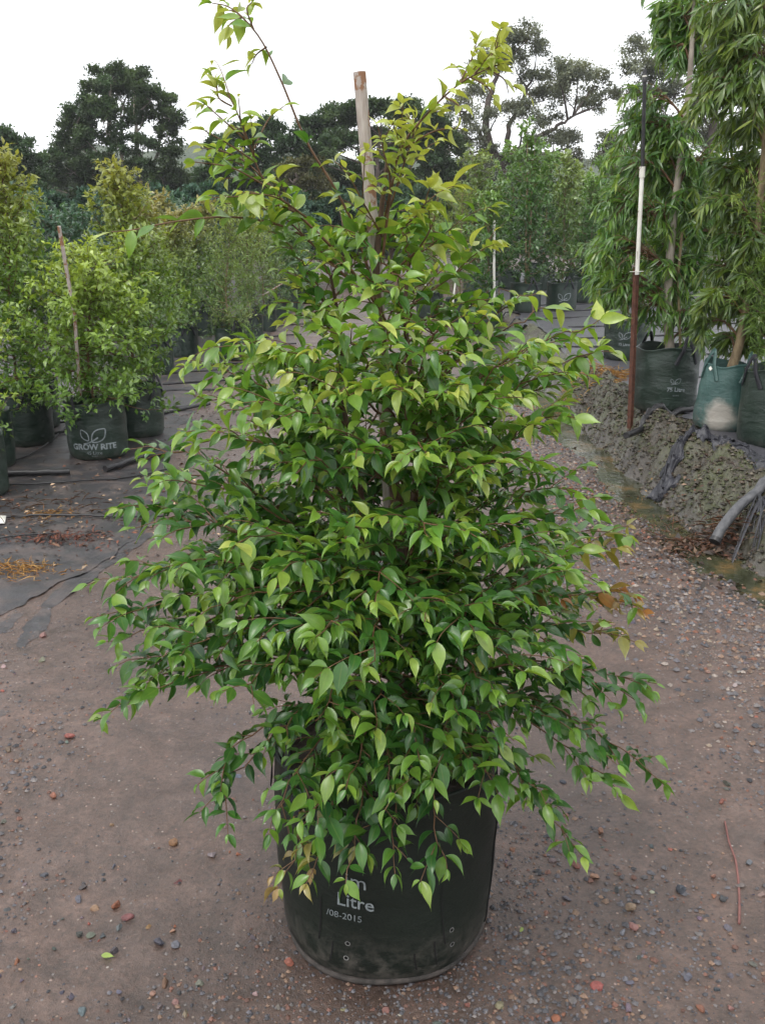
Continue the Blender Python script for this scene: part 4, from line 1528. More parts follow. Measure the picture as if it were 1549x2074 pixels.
for k, (px, py, cols, H, wd, lb, tm) in enumerate(fr):
    bb, rd, cc = bag_at(px, py, BANK, 0.25, 0.46, BAG_GREEN, fb[k], seed=80 + k, handles=(0.5, 2.8), detail=False)
    potted('nursery_shrub', lb, top_of(cc, .46), H, cone(wd, 0.12, 0.3), 60, 0.085, cols, 500 + k, {'OVAL': OVAL, 'NEEDLE': NEEDLE}[tm], rise=0.9, per=0.07, nleaf=4, stem_r=0.02, bark=BARK_TAN, stems=2 if 'twin' in lb else 1, mat=LEAF if tm == 'OVAL' else LEAF_DULL)
    if k == 2:
        V, Fs = leaf_logo(0.2)
        wrap_on(rd, V, Fs, 0.05, 0.24, 'logo', bb)
for k in range(9):
    px, yy = [960, 1030, 1100, 1165, 1230, 1010, 1090, 1290, 1350][k], [21, 22, 21.5, 23, 20, 26, 27, 22, 19][k]
    g = at(px, 580, yy)
    zz = hz(g[0], g[1])
    grow_bag((g[0], g[1], zz), 0.25, 0.42, BAG_GREEN, 'dark bag in the rows behind the white posts', seed=95 + k, handles=(0.5,), detail=False, group='bags behind the white posts')
    potted('nursery_shrub', 'full green shrub in the rows behind the white posts', (g[0], g[1], zz + 0.38), rr_.uniform(2.0, 2.7), cone(0.8, 0.25, 0.3), 54, 0.11, GRN if k % 3 else PALE, 520 + k, OVAL, group='green shrubs behind the white posts', rise=0.8, per=0.09, nleaf=4, stem_r=0.02, bark=BARK_TAN)

# white posts
for (xa, ya, xb, yb, yy, wd, lb) in [(1000, 640, 1000, 446, 15.2, 0.022, 'tall straight white post in front of the dark green shrubs'), (915, 630, 934, 474, 15.5, 0.016, 'thin white post leaning over in front of the olive bush'), (862, 600, 859, 480, 17.0, 0.016, 'thin white post showing through the top of the big shrub')]:
    stake([at(xa, ya, yy), at(xb, yb, yy)], wd, lb, PVC, 'white_post', 8, 'post')


# ------------------------------------------------------------------ right-hand trees in bags
WIL = [leaf_tmpl(5, 0.14, 0.8, 0.25, 0.25, 0.8), leaf_tmpl(5, 0.12, 1.2, 0.3, -0.4, 0.9), leaf_tmpl(5, 0.15, 0.4, 0.2, 0.3, 0.8)]
WM = []
for tm in WIL:
    o = mk('leaf', [(tm[0], tm[1])], LEAF, None, np.concatenate([np.ones((len(tm[0]), 3)), tm[2][:, None]], 1))
    WM.append(o.data)
    bpy.data.objects.remove(o)


def willow(name, label, trunk, tr, clusters, seed, bark, lsize=0.135, cols=((0.055, 0.150, 0.034), (0.135, 0.255, 0.042), (0.29, 0.37, 0.06)), nbig=120, per=8, tms=WIL, clear=None):
    """trunk path + clusters (centre, radius): drooping twigs hung with long narrow leaves"""
    r = np.random.default_rng(seed)
    trunk = np.asarray(trunk)
    O = trunk[0].copy()
    t = empty(name, O, label, 'tree')
    path = spline(trunk, 24)
    mk('trunk', tube(path - O, np.interp(np.linspace(0, 1, 24), [0, 1], tr), 10), bark, t)
    P, D, N, Sc, C = [], [], [], [], []
    c0, c1_, c2_ = (np.array(c) for c in cols)
    for (cx, cy, cz, rad, cnt) in clusters:
        ctr = np.array([cx, cy, cz])
        below = path[path[:, 2] < cz + 0.1]
        if len(below) == 0:
            below = path[:1]
        j = np.argmin(np.abs(below[:, 2] - (cz - rad * 0.7)))
        s0 = below[j]
        lim = spline([s0, (s0 + ctr) / 2 + np.array([0, 0, 0.08]), ctr], 10)
        bl = tube(lim - O, np.linspace(0.010, 0.004, 10), 5, caps=False)
        for q in range(int(cnt * 1.45)):
            st = lim[int(r.integers(2, 10))]
            dv = r.normal(size=3) * np.array([1, 1, 0.75])
            e = ctr + norm(dv) * rad * r.uniform(0.45, 1.05)
            hd = norm(e - st)
            ln = np.linalg.norm(e - st)
            tp = bez(st, st + (hd * 0.4 + np.array([0, 0, 0.22])) * ln, e + np.array([0, 0, 0.12 * ln]), e + np.array([0, 0, -0.18 * rad]), 8)
            bl += tube(tp - O, np.linspace(0.0035, 0.001, 8), 3, caps=False)
            shade = r.uniform(0, 1)
            for u in np.linspace(0.25, 1, per):
                jj = min(int(u * 7), 6)
                f = u * 7 - jj
                pp = tp[jj] * (1 - f) + tp[jj + 1] * f
                for sg in (1, -1):
                    tg = norm(tp[jj + 1] - tp[jj])
                    sv = norm(np.cross(tg, [0, 0, 1.0]) + 1e-4)
                    d = norm(sv * sg * 0.65 + tg * 0.65 + np.array([0, 0, -0.5]) + r.normal(0, 0.34, 3))
                    k = 0.55 * shade + 0.5 * max(u - 0.6, 0) * 2.0 + r.normal(0, 0.12)
                    k = np.clip(k, 0, 1.2)
                    c = c0 + (c1_ - c0) * min(k / .6, 1) if k < 0.6 else c1_ + (c2_ - c1_) * (k - 0.6) / 0.6
                    P.append(pp)
                    D.append(d)
                    N.append(np.array([0, -0.3, 1.0]) + r.normal(0, 0.6, 3))
                    Sc.append(lsize * r.uniform(0.7, 1.2) * (0.75 if u > 0.9 else 1))
                    C.append(c * r.uniform(0.85, 1.15))
        mk('branch', bl, TWIG, t)
    P, D, N, Sc, C = (np.array(v) for v in (P, D, N, Sc, C))
    if clear is not None:                      # nothing grows through the riser or in front of it
        kp = ~((np.abs(P[:, 0] - clear[0]) < 0.16) & (P[:, 1] < clear[1] + 0.10))
        P, D, N, Sc, C = P[kp], D[kp], N[kp], Sc[kp], C[kp]
    if nbig:
        idx = biggest(P, D, N, Sc, nbig, asp=0.16)
        leaf_objects(idx, P, D, N, Sc, C, WM, t, O, seed)
        rest = np.setdiff1d(np.arange(len(P)), idx)
    else:
        rest = np.arange(len(P))
    cr = foliage('crown', tms, P[rest] - O, D[rest], N[rest], Sc[rest], C[rest], LEAF, t, seed)
    cr['kind'] = 'stuff'
    return t


def cl(lst, Yc, r, jit=0.25):
    out = []
    for (px, py, rp, cnt) in lst:
        yy = Yc + r.uniform(-jit, jit)
        p = at(px, py, yy)
        out.append((*p, rp / FPX * yy * 1.02, cnt))
    return out


rw = np.random.default_rng(70)
RX, YR0 = at(1292, 450, atz(1279, 834, BANK)[1])[0], atz(1279, 834, BANK)[1]
bA, radA, cA = bag_at(1341, 838, BANK, 0.235, 0.46, BAG_GREEN, 'large dark green bag at the edge of the bank beside the rusty post', seed=31, handles=(0.85, -2.2), turn=-0.2)
for body, size, u, z, bold in (('75 Litre', 0.042, 0.13, 0.165, 0.0012), ('08-2015', 0.014, 0.13, 0.13, 0.0)):
    V, Fs = text_mesh(body, size, bold)
    wrap_on(radA, V, Fs, u, z, 'lettering', bA)
V, Fs = leaf_logo(0.07)
wrap_on(radA, V, Fs, 0.12, 0.24, 'logo', bA)
YA = cA[1]
willow('willow_leaved_tree', 'tall tree with drooping narrow leaves and pale straight trunk by the rusty post',
       [np.array([cA[0] + 0.02, YA, cA[2] + 0.38]), at(1352, 600, YA), at(1362, 450, YA), at(1375, 340, YA), at(1393, 190, YA), at(1402, 60, YA), at(1408, -60, YA)], (0.036, 0.012),
       cl([(1390, 20, 60, 22), (1350, 40, 45, 16), (1440, 40, 60, 18), (1400, -60, 80, 14), (1415, 120, 45, 12), (1330, 260, 55, 16), (1280, 330, 60, 16), (1420, 330, 55, 14), (1350, 360, 60, 18), (1250, 420, 55, 16), (1310, 430, 60, 18), (1400, 450, 60, 16),
           (1225, 500, 45, 14), (1280, 520, 60, 18), (1360, 540, 60, 16), (1420, 540, 50, 14), (1220, 570, 35, 12), (1250, 610, 45, 14), (1310, 620, 50, 14), (1390, 640, 45, 14), (1300, 200, 40, 8), (1410, 680, 35, 8), (1260, 265, 40, 8), (1370, 270, 50, 12), (1385, 400, 45, 10), (1340, 500, 45, 12), (1270, 580, 45, 10), (1440, 470, 45, 10), (1365, 600, 40, 8), (1330, 320, 45, 10), (1365, 100, 40, 10)], YA + 0.16, rw, 0.2), 71, BARK_PALE, nbig=150, clear=(RX + 0.02, YR0))
stake([np.array([cA[0] + 0.09, YA - .02, cA[2] + .40]), at(1372, 560, YA - .02), at(1380, 470, YA - .02)], 0.011, 'thin tan stake tied to the pale straight trunk', BARK_TAN)
bB, radB, cB = bag_at(1457, 880, BANK, 0.195, 0.43, BAG_TEAL, 'faded teal bag with a muddy pale patch near its foot', taper=0.86, seed=32, handles=(-0.9, 0.9), lean=(0.05, 0), web=BAG_TEAL)
a = np.arange(4) / 4 * 2 * PI
wrap_on(radB, np.stack([np.cos(a), np.sin(a)], 1) * 0.016, [[0, 1, 2, 3]], -0.135, 0.405, 'tag', bB, PVC, 0.009)
YB = cB[1]
willow('leaning_tree', 'thick tan-trunked tree with narrow leaves rising from the faded teal bag',
       [np.array([cB[0] + .02, YB, cB[2] + 0.36]), at(1498, 690, YB), at(1512, 600, YB), at(1530, 480, YB), at(1545, 330, YB), at(1560, 100, YB), at(1560, -40, YB)], (0.034, 0.012),
       cl([(1530, 110, 70, 18), (1480, 90, 50, 14), (1450, 150, 45, 12), (1540, 200, 60, 16), (1500, 250, 50, 14), (1455, 420, 40, 12), (1500, 480, 50, 16), (1470, 540, 45, 14), (1540, 540, 50, 14), (1440, 610, 40, 12), (1500, 620, 50, 14), (1545, 650, 40, 12), (1420, 660, 25, 6), (1545, 20, 60, 14), (1580, 380, 60, 14), (1480, 20, 60, 14), (1520, 330, 55, 16), (1470, 350, 45, 12), (1550, 440, 55, 16), (1520, 560, 50, 14), (1480, 180, 45, 10), (1430, 210, 35, 8), (1520, 690, 35, 10), (1470, 690, 30, 8), (1530, 620, 45, 12)], YB + .1, rw, 0.2), 72, BARK_TAN, nbig=120,
       cols=((0.065, 0.135, 0.032), (0.145, 0.225, 0.040), (0.27, 0.31, 0.06)))
bC, radC, cC = bag_at(1556, 910, BANK, 0.205, 0.47, BAG_GREEN, 'dark green bag overlapping the faded teal bag', seed=33, handles=(-1.3, 1.9), facing=0.0)
cC0 = cC
potted('feathery_bush', 'feathery fine-leaved olive bush in the bag overlapping the teal bag', (cC[0] + .02, cC[1], cC[2] + .42), 1.75, lambda k: 0.12 + 0.30 * math.sin(min(k * 1.1, 1) * PI), 120, 0.06, OLV, 611, NEEDLE, rise=0.9, per=0.04, nleaf=5, bark=BARK, mat=LEAF_DULL)
bD, radD, cD = bag_at(1262, 733, BANK, 0.215, 0.42, BAG_GREEN, 'dark bag with a white leaf logo behind the rusty post', seed=34, handles=(0.9, -2.0), turn=0.1)
V, Fs = leaf_logo(0.12)
wrap_on(radD, V, Fs, -0.03, 0.26, 'logo', bD)
V, Fs = text_mesh('75 Litre', 0.036, 0.001)
wrap_on(radD, V, Fs, -0.03, 0.16, 'lettering', bD)
YD = cD[1]
willow('willow_leaved_tree', 'younger narrow-leaved tree in the bag with the white leaf logo', [np.array([cD[0], YD, cD[2] + .36]), at(1255, 560, YD), at(1258, 400, YD), at(1265, 260, YD)], (0.024, 0.006),
       cl([(1250, 600, 50, 14), (1210, 560, 40, 12), (1280, 560, 50, 12), (1225, 500, 45, 12), (1250, 440, 45, 12), (1290, 450, 40, 10), (1255, 370, 40, 10), (1260, 300, 35, 8)], YD, rw), 73, BARK_PALE, nbig=0, per=8)

# sprinkler riser
YR = atz(1279, 834, BANK)[1]
g0 = at(1279, 836, YR)
g0[2] = hz(g0[0], g0[1]) - 0.12
ris = empty('sprinkler_riser', (g0[0], g0[1], hz(g0[0], g0[1])), 'tall sprinkler riser of white and black pipe wired to a rusty steel post', 'sprinkler')
RO = np.array(ris.location)
pA = np.array([g0, at(1288, 545, YR)])
# star picket: three flanges
dirv = norm(pA[1] - pA[0])
bl = []
for a in (0.3, 0.3 + 2.09, 0.3 + 4.19):
    o_ = np.array([math.cos(a), math.sin(a), 0])
    pr = np.array([-math.sin(a), math.cos(a), 0]) * 0.003
    V = []
    for p in pA:
        V += [p - pr, p - pr + o_ * 0.024, p + pr + o_ * 0.024, p + pr]
    bl.append((np.array(V) - RO, [[0, 1, 5, 4], [1, 2, 6, 5], [2, 3, 7, 6], [3, 0, 4, 7], [4, 5, 6, 7], [3, 2, 1, 0]]))
mk('steel_post', bl, RUST, ris, smooth=False)
off = np.array([0, -0.022, 0])
pv = [at(1287.6, 556, YR) + off, at(1293, 450, YR) + off, at(1298, 352, YR) + off]
mk('white_pipe', tube(np.array(pv) - RO, 0.0155, 12), PVC, ris)
mk('coupling', tube(np.array([at(1297.6, 360, YR) + off, at(1298.6, 338, YR) + off]) - RO, 0.0205, 12), PVC, ris)
bpz = [at(1298.6, 340, YR) + off, at(1303, 166, YR) + off]
mk('black_pipe', tube(np.array(bpz) - RO, 0.0135, 12), BLACK_POLY, ris)
hd = mk('sprinkler_head', tube(np.array([at(1303, 168, YR) + off, at(1303.3, 158, YR) + off, at(1303.4, 157, YR) + off, at(1303.7, 146, YR) + off, at(1303.8, 141, YR) + off]) - RO, [0.017, 0.017, 0.013, 0.015, 0.009], 12), BLACK_POLY, ris)
mk('band', tube(np.array([at(1303, 157, YR) + off, at(1303.1, 154, YR) + off]) - RO, 0.0165, 12), PVC, hd)
mk('wire_tie', tube(np.array([at(1271, 550, YR) + off * 2, at(1299, 549, YR) + off * 2]) - RO, 0.0025, 5), PVC, ris)


# ------------------------------------------------------------------ pipes, hoses and litter
def pipe(px, rad, label, mat=BLACK_POLY, z=0.0, name='irrigation_pipe', lift=0.0, cat='pipe', n=None, group=None, bank=False, floor=-9.0):
    P = spline([atz(*p, BANK if bank else z) for p in px], n or max(10, len(px) * 8))
    P[:, 2] = np.maximum(height(P[:, 0], P[:, 1]), floor) + rad * 0.8 + 0.012 + lift
    o = P[0].copy()
    return tag(mk(name, tube(P - o, rad, 8), mat, loc=o), label, cat, group)


pipe([(-60, 972), (15, 968), (80, 966), (143, 962)], 0.021, 'thick black pipe lying in front of the printed bag')
pipe([(214, 956), (245, 946), (290, 930), (330, 925)], 0.024, 'lumpy black pipe end running off from the foot of the printed bag')
pipe([(-60, 990), (60, 984), (180, 976), (290, 962), (350, 950)], 0.007, 'thin black hose alongside the thick black pipe')
pipe([(-40, 1056), (60, 1046), (150, 1046), (260, 1050), (340, 1046)], 0.007, 'thin black hose crossing the muddy mat')
pipe([(20, 945), (70, 920), (120, 880), (150, 850)], 0.005, 'thin black drip line climbing towards the plain green bag')
pipe([(-20, 1100), (50, 1090), (120, 1085)], 0.005, 'short buried drip line on the muddy mat')
pipe([(305, 846), (350, 836), (425, 822)], 0.016, 'grey black pipe on the lane side of the half hidden bag')
for k, (xa, xb, yy) in enumerate([(300, 450, 795), (330, 460, 778), (320, 500, 756), (380, 540, 740), (500, 600, 702), (520, 610, 684), (540, 620, 662), (90, 150, 880), (100, 145, 860)]):
    pipe([(xa, yy + 4), ((xa + xb) / 2, yy), (xb, yy - 3)], 0.012, 'straight black pipe laid across the mat between the middle row bags', group='pipes across the lane-side mat')
pipe([(1268, 868), (1285, 862), (1320, 848), (1370, 840), (1430, 830)], 0.024, 'fat black pipe ending on the bank below the large dark green bag', bank=True, floor=0.20)
for k, (xa, xb, yy) in enumerate([(1000, 1260, 633), (1020, 1250, 648), (1150, 1560, 662), (1100, 1560, 685), (1120, 1560, 703), (1110, 1560, 724), (1170, 1290, 756), (1060, 1250, 618)]):
    pipe([(xa, yy + 4), ((xa + xb) / 2, yy), (xb, yy - 6)], 0.013, 'straight black pipe laid across the wide grey mat', bank=True, group='pipes across the wide grey mat')
P = spline([at(1446, 1098, 4.55), at(1462, 1068, 4.60), at(1500, 1022, 4.72), at(1549, 986, 4.86), at(1610, 955, 5.0)], 30)
P[:, 2] = np.maximum(P[:, 2], height(P[:, 0], P[:, 1]) + 0.028)
o = P[0].copy()
hose = empty('drain_hose', o, 'thick grey hose curving down the bank to the leaf heap', 'hose')
mk('hose_wall', tube(P - o, 0.027, 14), GREY_HOSE, hose)
mk('collar', tube(P[:3] - o, 0.031, 14), BLACK_POLY, hose)


def crumple(name, px, rad, label, z, seed, squash=0.5, mat=BLACK_POLY, stretch=(1, 1), ang=0.0, cat='plastic'):
    """crumpled plastic: a thick folded skin"""
    import bmesh
    r = np.random.default_rng(seed)
    p = atz(*px, z)
    bm = bmesh.new()
    bmesh.ops.create_icosphere(bm, subdivisions=4, radius=1.0)
    ax = norm(r.normal(size=(14, 3)))
    fr = r.uniform(3, 7, 14)
    ph = r.uniform(0, 6.28, 14)
    for v in bm.verts:
        q = np.array(v.co)
        dsp = 1 + 0.13 * sum((1 - 2 * abs(math.sin(fr[k] * (q @ ax[k]) + ph[k]))) for k in range(14)) / 3.0
        q = q * max(dsp, .3) * rad * np.array([stretch[0], stretch[1], squash])
        c, s = math.cos(ang), math.sin(ang)
        v.co = (q[0] * c - q[1] * s, q[0] * s + q[1] * c, q[2])
    me = bpy.data.meshes.new(name)
    bm.to_mesh(me)
    bm.free()
    me.materials.append(mat)
    o = bpy.data.objects.new(name, me)
    COL.objects.link(o)
    for pl in me.polygons:
        pl.use_smooth = True
    o.location = (p[0], p[1], hz(p[0], p[1]) + rad * squash * 0.35)
    return tag(o, label, cat)


SHINY = simple_mat('crumpled_black_film', (0.010, 0.010, 0.013), (0.040, 0.040, 0.050), 12, 0.4, 0.6, 0.02)


def drape(px, wid, label, z, seed, amp=0.035, hang=0.0):
    """rumpled sheet of film lying over the ground along a path"""
    r = np.random.default_rng(seed)
    C = spline([atz(a, b, zz) for (a, b), zz in zip(px, z)], 60)
    T = norm(np.gradient(C, axis=0))
    sv = np.stack([T[:, 1], -T[:, 0], 0 * T[:, 0]], 1)
    n = 26
    V = []
    for k in range(60):
        ww = wid * (0.55 + 0.45 * math.sin(k * 0.31 + seed) * math.sin(k * 0.13 + 1)) * min(1, (k + 3) / 10, (62 - k) / 8)
        for u in np.linspace(-1, 1, n):
            p = C[k] + sv[k] * u * ww * 0.6
            p[:2] += T[k][:2] * 0.02 * math.sin(u * 5 + k * 0.5)
            f1 = abs(float(fbm(k * 0.11 + seed, u * 2.2, 1.0, seed, 3))) + 0.6 * abs(math.sin(u * 4 + 2.0 * float(fbm(k * 0.09, u, 1, seed + 4, 2)) * 3))
            p[2] = hz(p[0], p[1]) + 0.006 + amp * (0.25 + f1) * (1 - u * u * 0.85)
            V.append(p)
    V = np.array(V)
    i = (np.arange(59)[:, None] * n + np.arange(n - 1)[None]).reshape(-1, 1)
    o0 = C[0].copy()
    o = mk('plastic_sheet', [(V - o0, np.concatenate([i, i + 1, i + n + 1, i + n], 1))], SHINY, loc=o0)
    return tag(o, label, 'plastic')


drape([(1398, 890), (1368, 902), (1348, 925), (1338, 950), (1334, 972)], 0.22, 'crumpled black plastic hanging over the brink of the bank', (BANK, BANK, .24, .17, .10), 1, 0.06)
drape([(1392, 892), (1430, 898), (1480, 908)], 0.17, 'twisted rope of black plastic between the bank brink and the teal bag', (BANK,) * 3, 2, 0.05)
drape([(1462, 900), (1510, 925), (1570, 950)], 0.18, 'wide loose fold of black plastic under the overlapping bag', (BANK,) * 3, 4, 0.045)


def shreds(name, px, label, seed):
    r = np.random.default_rng(seed)
    p = at(px[0], px[1], 4.72)
    bl = []
    for k in range(16):
        a = p + np.array([r.uniform(-.02, .16), r.uniform(-.03, .08), r.uniform(-.01, .03)])
        e = a + np.array([r.uniform(-.22, -.02), r.uniform(-.30, -.12), 0])
        e[2] = hz(e[0], e[1]) + 0.01
        m_ = (a + e) / 2
        m_[2] = max(m_[2], hz(m_[0], m_[1]) + 0.02) + 0.02
        c = spline([a, m_, e], 10)
        c[:, 2] = np.maximum(c[:, 2], height(c[:, 0], c[:, 1]) + 0.008)
        wd = r.uniform(0.004, 0.022)
        T = norm(np.gradient(c, axis=0))
        sd = norm(np.cross(T, [0, 0.3, 1.0])) * wd * np.linspace(1, .4, 10)[:, None]
        V = np.vstack([c + sd, c + np.array([0, 0, 0.012 * r.random()]), c - sd])
        F = []
        for i in range(9):
            F += [[i, i + 1, 10 + i + 1, 10 + i], [10 + i, 10 + i + 1, 20 + i + 1, 20 + i]]
        bl.append((V - p, F))
    return tag(mk(name, bl, SHINY, loc=p), label, 'netting')


shreds('torn_netting', (1535, 1015), 'torn black netting trailing down the bank beside the grey hose', 8)


def litter(name, px, spread, n, lsz, cols, label, seed, z=0.0, pile=0.04, tms=OVAL, mat=DRY_LEAF, cat='leaf litter', sticks=0):
    r = np.random.default_rng(seed)
    p = atz(*px, z)
    xy = p[:2] + r.normal(0, 1, (n, 2)) * np.array(spread)
    rr_ = np.exp(-(((xy - p[:2]) / np.array(spread)) ** 2).sum(1) / 2)
    zz = height(xy[:, 0], xy[:, 1]) + 0.006 + pile * rr_ * r.random(n)
    P = np.column_stack([xy, zz])
    D = np.column_stack([r.normal(size=(n, 2)), r.normal(0, 0.25, n)])
    N = np.column_stack([r.normal(0, 0.35, (n, 2)), np.ones(n)])
    C = np.array(cols)[r.integers(0, len(cols), n)] * r.uniform(0.6, 1.3, (n, 1))
    o = foliage(name, tms, P, D, N, lsz * r.uniform(0.5, 1.3, n), C, mat, None, seed)
    return tag(o, label, cat, kind='stuff')


LC = [(0.10, 0.055, 0.038), (0.15, 0.085, 0.055), (0.05, 0.032, 0.026), (0.22, 0.15, 0.11), (0.07, 0.045, 0.038), (0.13, 0.06, 0.04), (0.06, 0.05, 0.045)]
SC = [(0.42, 0.23, 0.07), (0.33, 0.16, 0.05), (0.5, 0.32, 0.13)]
litter('leaf_litter', (1425, 1098), (0.13, 0.13), 520, 0.05, LC, 'heap of soggy brown leaves and twigs in the channel by the grey hose', 1, pile=0.07)
litter('leaf_litter', (1430, 1090), (0.13, 0.12), 260, 0.12, [(0.22, 0.11, 0.07), (0.14, 0.08, 0.06)], 'tangle of thin reddish twigs over the soggy leaf heap', 2, pile=0.10, tms=[sm_leaf(1, 0.025, 0.1)])
litter('leaf_litter', (1480, 1165), (0.22, 0.12), 130, 0.045, LC, 'wet dark leaves strewn along the channel', 3, pile=0.015)
litter('leaf_litter', (1220, 1000), (0.2, 0.45), 120, 0.035, LC, 'few wet leaves lying along the upper channel', 4, pile=0.01)
litter('leaf_litter', (1270, 990), (0.07, 0.09), 70, 0.035, [(0.30, 0.18, 0.07), (0.22, 0.11, 0.04)], 'orange brown leaf patch stranded in the channel water', 5, pile=0.01)
litter('straw', (30, 1158), (0.11, 0.05), 320, 0.07, SC, 'golden dry straw clump on the muddy mat', 6, pile=0.035, tms=[sm_leaf(1, 0.05, 0.15)], cat='straw')
litter('straw', (105, 1040), (0.10, 0.06), 160, 0.06, SC, 'thin orange straw scatter by the thin black hose', 7, pile=0.02, tms=[sm_leaf(1, 0.06, 0.15)], cat='straw')
litter('straw', (1215, 762), (0.32, 0.22), 900, 0.11, SC, 'orange dry grass heap on the bank behind the rusty post', 8, z=BANK, pile=0.07, tms=[sm_leaf(1, 0.05, 0.15)], cat='straw')
litter('bark_litter', (130, 1095), (0.16, 0.07), 240, 0.05, [(0.10, 0.03, 0.02), (0.16, 0.06, 0.035), (0.05, 0.025, 0.02)], 'dark red bark shreds in a streak on the muddy mat', 9, pile=0.03, tms=NARROW)
litter('leaf_litter', (150, 1040), (0.75, 0.55), 900, 0.035, LC + [(0.42, 0.30, 0.20)], 'small dry leaf scraps scattered over the muddy mat', 10, pile=0.008)
litter('leaf_litter', (430, 830), (0.7, 1.6), 900, 0.04, LC, 'leaf scraps scattered along the lane edge further back', 11, pile=0.008)
litter('twig_litter', (60, 1030), (0.30, 0.2), 130, 0.12, [(0.09, 0.05, 0.035), (0.15, 0.09, 0.06)], 'thin dry twigs scattered in front of the front corner bag', 12, pile=0.02, tms=[sm_leaf(1, 0.03, 0.1)])
litter('leaf_litter', (1400, 960), (0.4, 0.2), 160, 0.035, LC, 'dry leaf bits scattered on the mossy bank', 14, z=0.2, pile=0.01)

litter('leaf_litter', (1300, 1060), (0.22, 0.35), 240, 0.035, LC, 'brown leaf litter caught along the gutter edge', 15, pile=0.015)
litter('leaf_litter', (1180, 930), (0.15, 0.6), 200, 0.035, LC, 'dark leaf scraps along the upper gutter', 16, pile=0.01)
litter('moss_tufts', (1400, 990), (0.45, 0.22), 900, 0.03, [(0.06, 0.085, 0.02), (0.09, 0.11, 0.03), (0.045, 0.06, 0.018)], 'mossy green tufts on the sloping bank', 17, z=0.15, pile=0.012, mat=LEAF_DULL, cat='moss', tms=NARROW)

# single small things on the dirt
tl = TM[4]
o = mk('fallen_leaf', [(tl[0], tl[1])], LEAF, None, np.concatenate([np.tile([0.33, 0.46, 0.10], (len(tl[0]), 1)), tl[2][:, None]], 1))
p = atz(206, 1936)
o.location = (p[0], p[1], hz(p[0], p[1]) + 0.008)
o.rotation_euler = (0.05, 0.15, -1.75)
o.scale = (0.034, 0.034, 0.034)
tag(o, 'single pale green leaf fallen on the bare dirt', 'leaf')
o2 = mk('fallen_leaf', [(TM[3][0], TM[3][1])], LEAF, None, np.concatenate([np.tile([0.20, 0.27, 0.05], (len(TM[3][0]), 1)), TM[3][2][:, None]], 1))
p = atz(1052, 1893)
o2.location = (p[0], p[1], hz(p[0], p[1]) + 0.012)
o2.rotation_euler = (0.3, 0.5, -0.5)
o2.scale = (0.026,) * 3
tag(o2, 'small curled yellow-green leaf on dirt near the large bag', 'leaf')
P = spline([atz(*q) for q in [(1467, 1665), (1475, 1705), (1490, 1745), (1497, 1800), (1497, 1862)]], 20)
P[:, 2] = height(P[:, 0], P[:, 1]) + 0.004 + 0.004 * np.sin(np.linspace(0, 7, 20))
o3 = mk('twig', tube(P - P[0], np.linspace(0.0026, 0.0034, 20), 6), simple_mat('red_stick', (0.13, 0.05, 0.045), (0.22, 0.10, 0.085), 40, 0.7), loc=P[0])
tag(o3, 'long reddish bare twig lying on the dirt', 'twig')
p = atz(5, 1060)
o4 = mk('plant_tag', [box(-0.03, 0.03, -0.055, 0.055, 0, 0.002)], PVC, loc=(p[0] - .01, p[1], hz(p[0], p[1]) + 0.02))
o4.rotation_euler = (0.12, 0.1, 0.3)
tag(o4, 'white plastic plant tag lying on the muddy mat', 'tag')


# ------------------------------------------------------------------ background trees
QUAD = [(np.array([[0, 0, 0], [-.27, .5, .05], [0, 1, -.1], [.27, .5, .05]]), np.array([[0, 3, 2, 1]]), np.array([.5, 1, .8, 1])),
        (np.array([[0, 0, 0], [-.2, .45, .08], [0.06, 1, -.15], [.24, .55, .0]]), np.array([[0, 3, 2, 1]]), np.array([.5, 1, .8, 1]))]


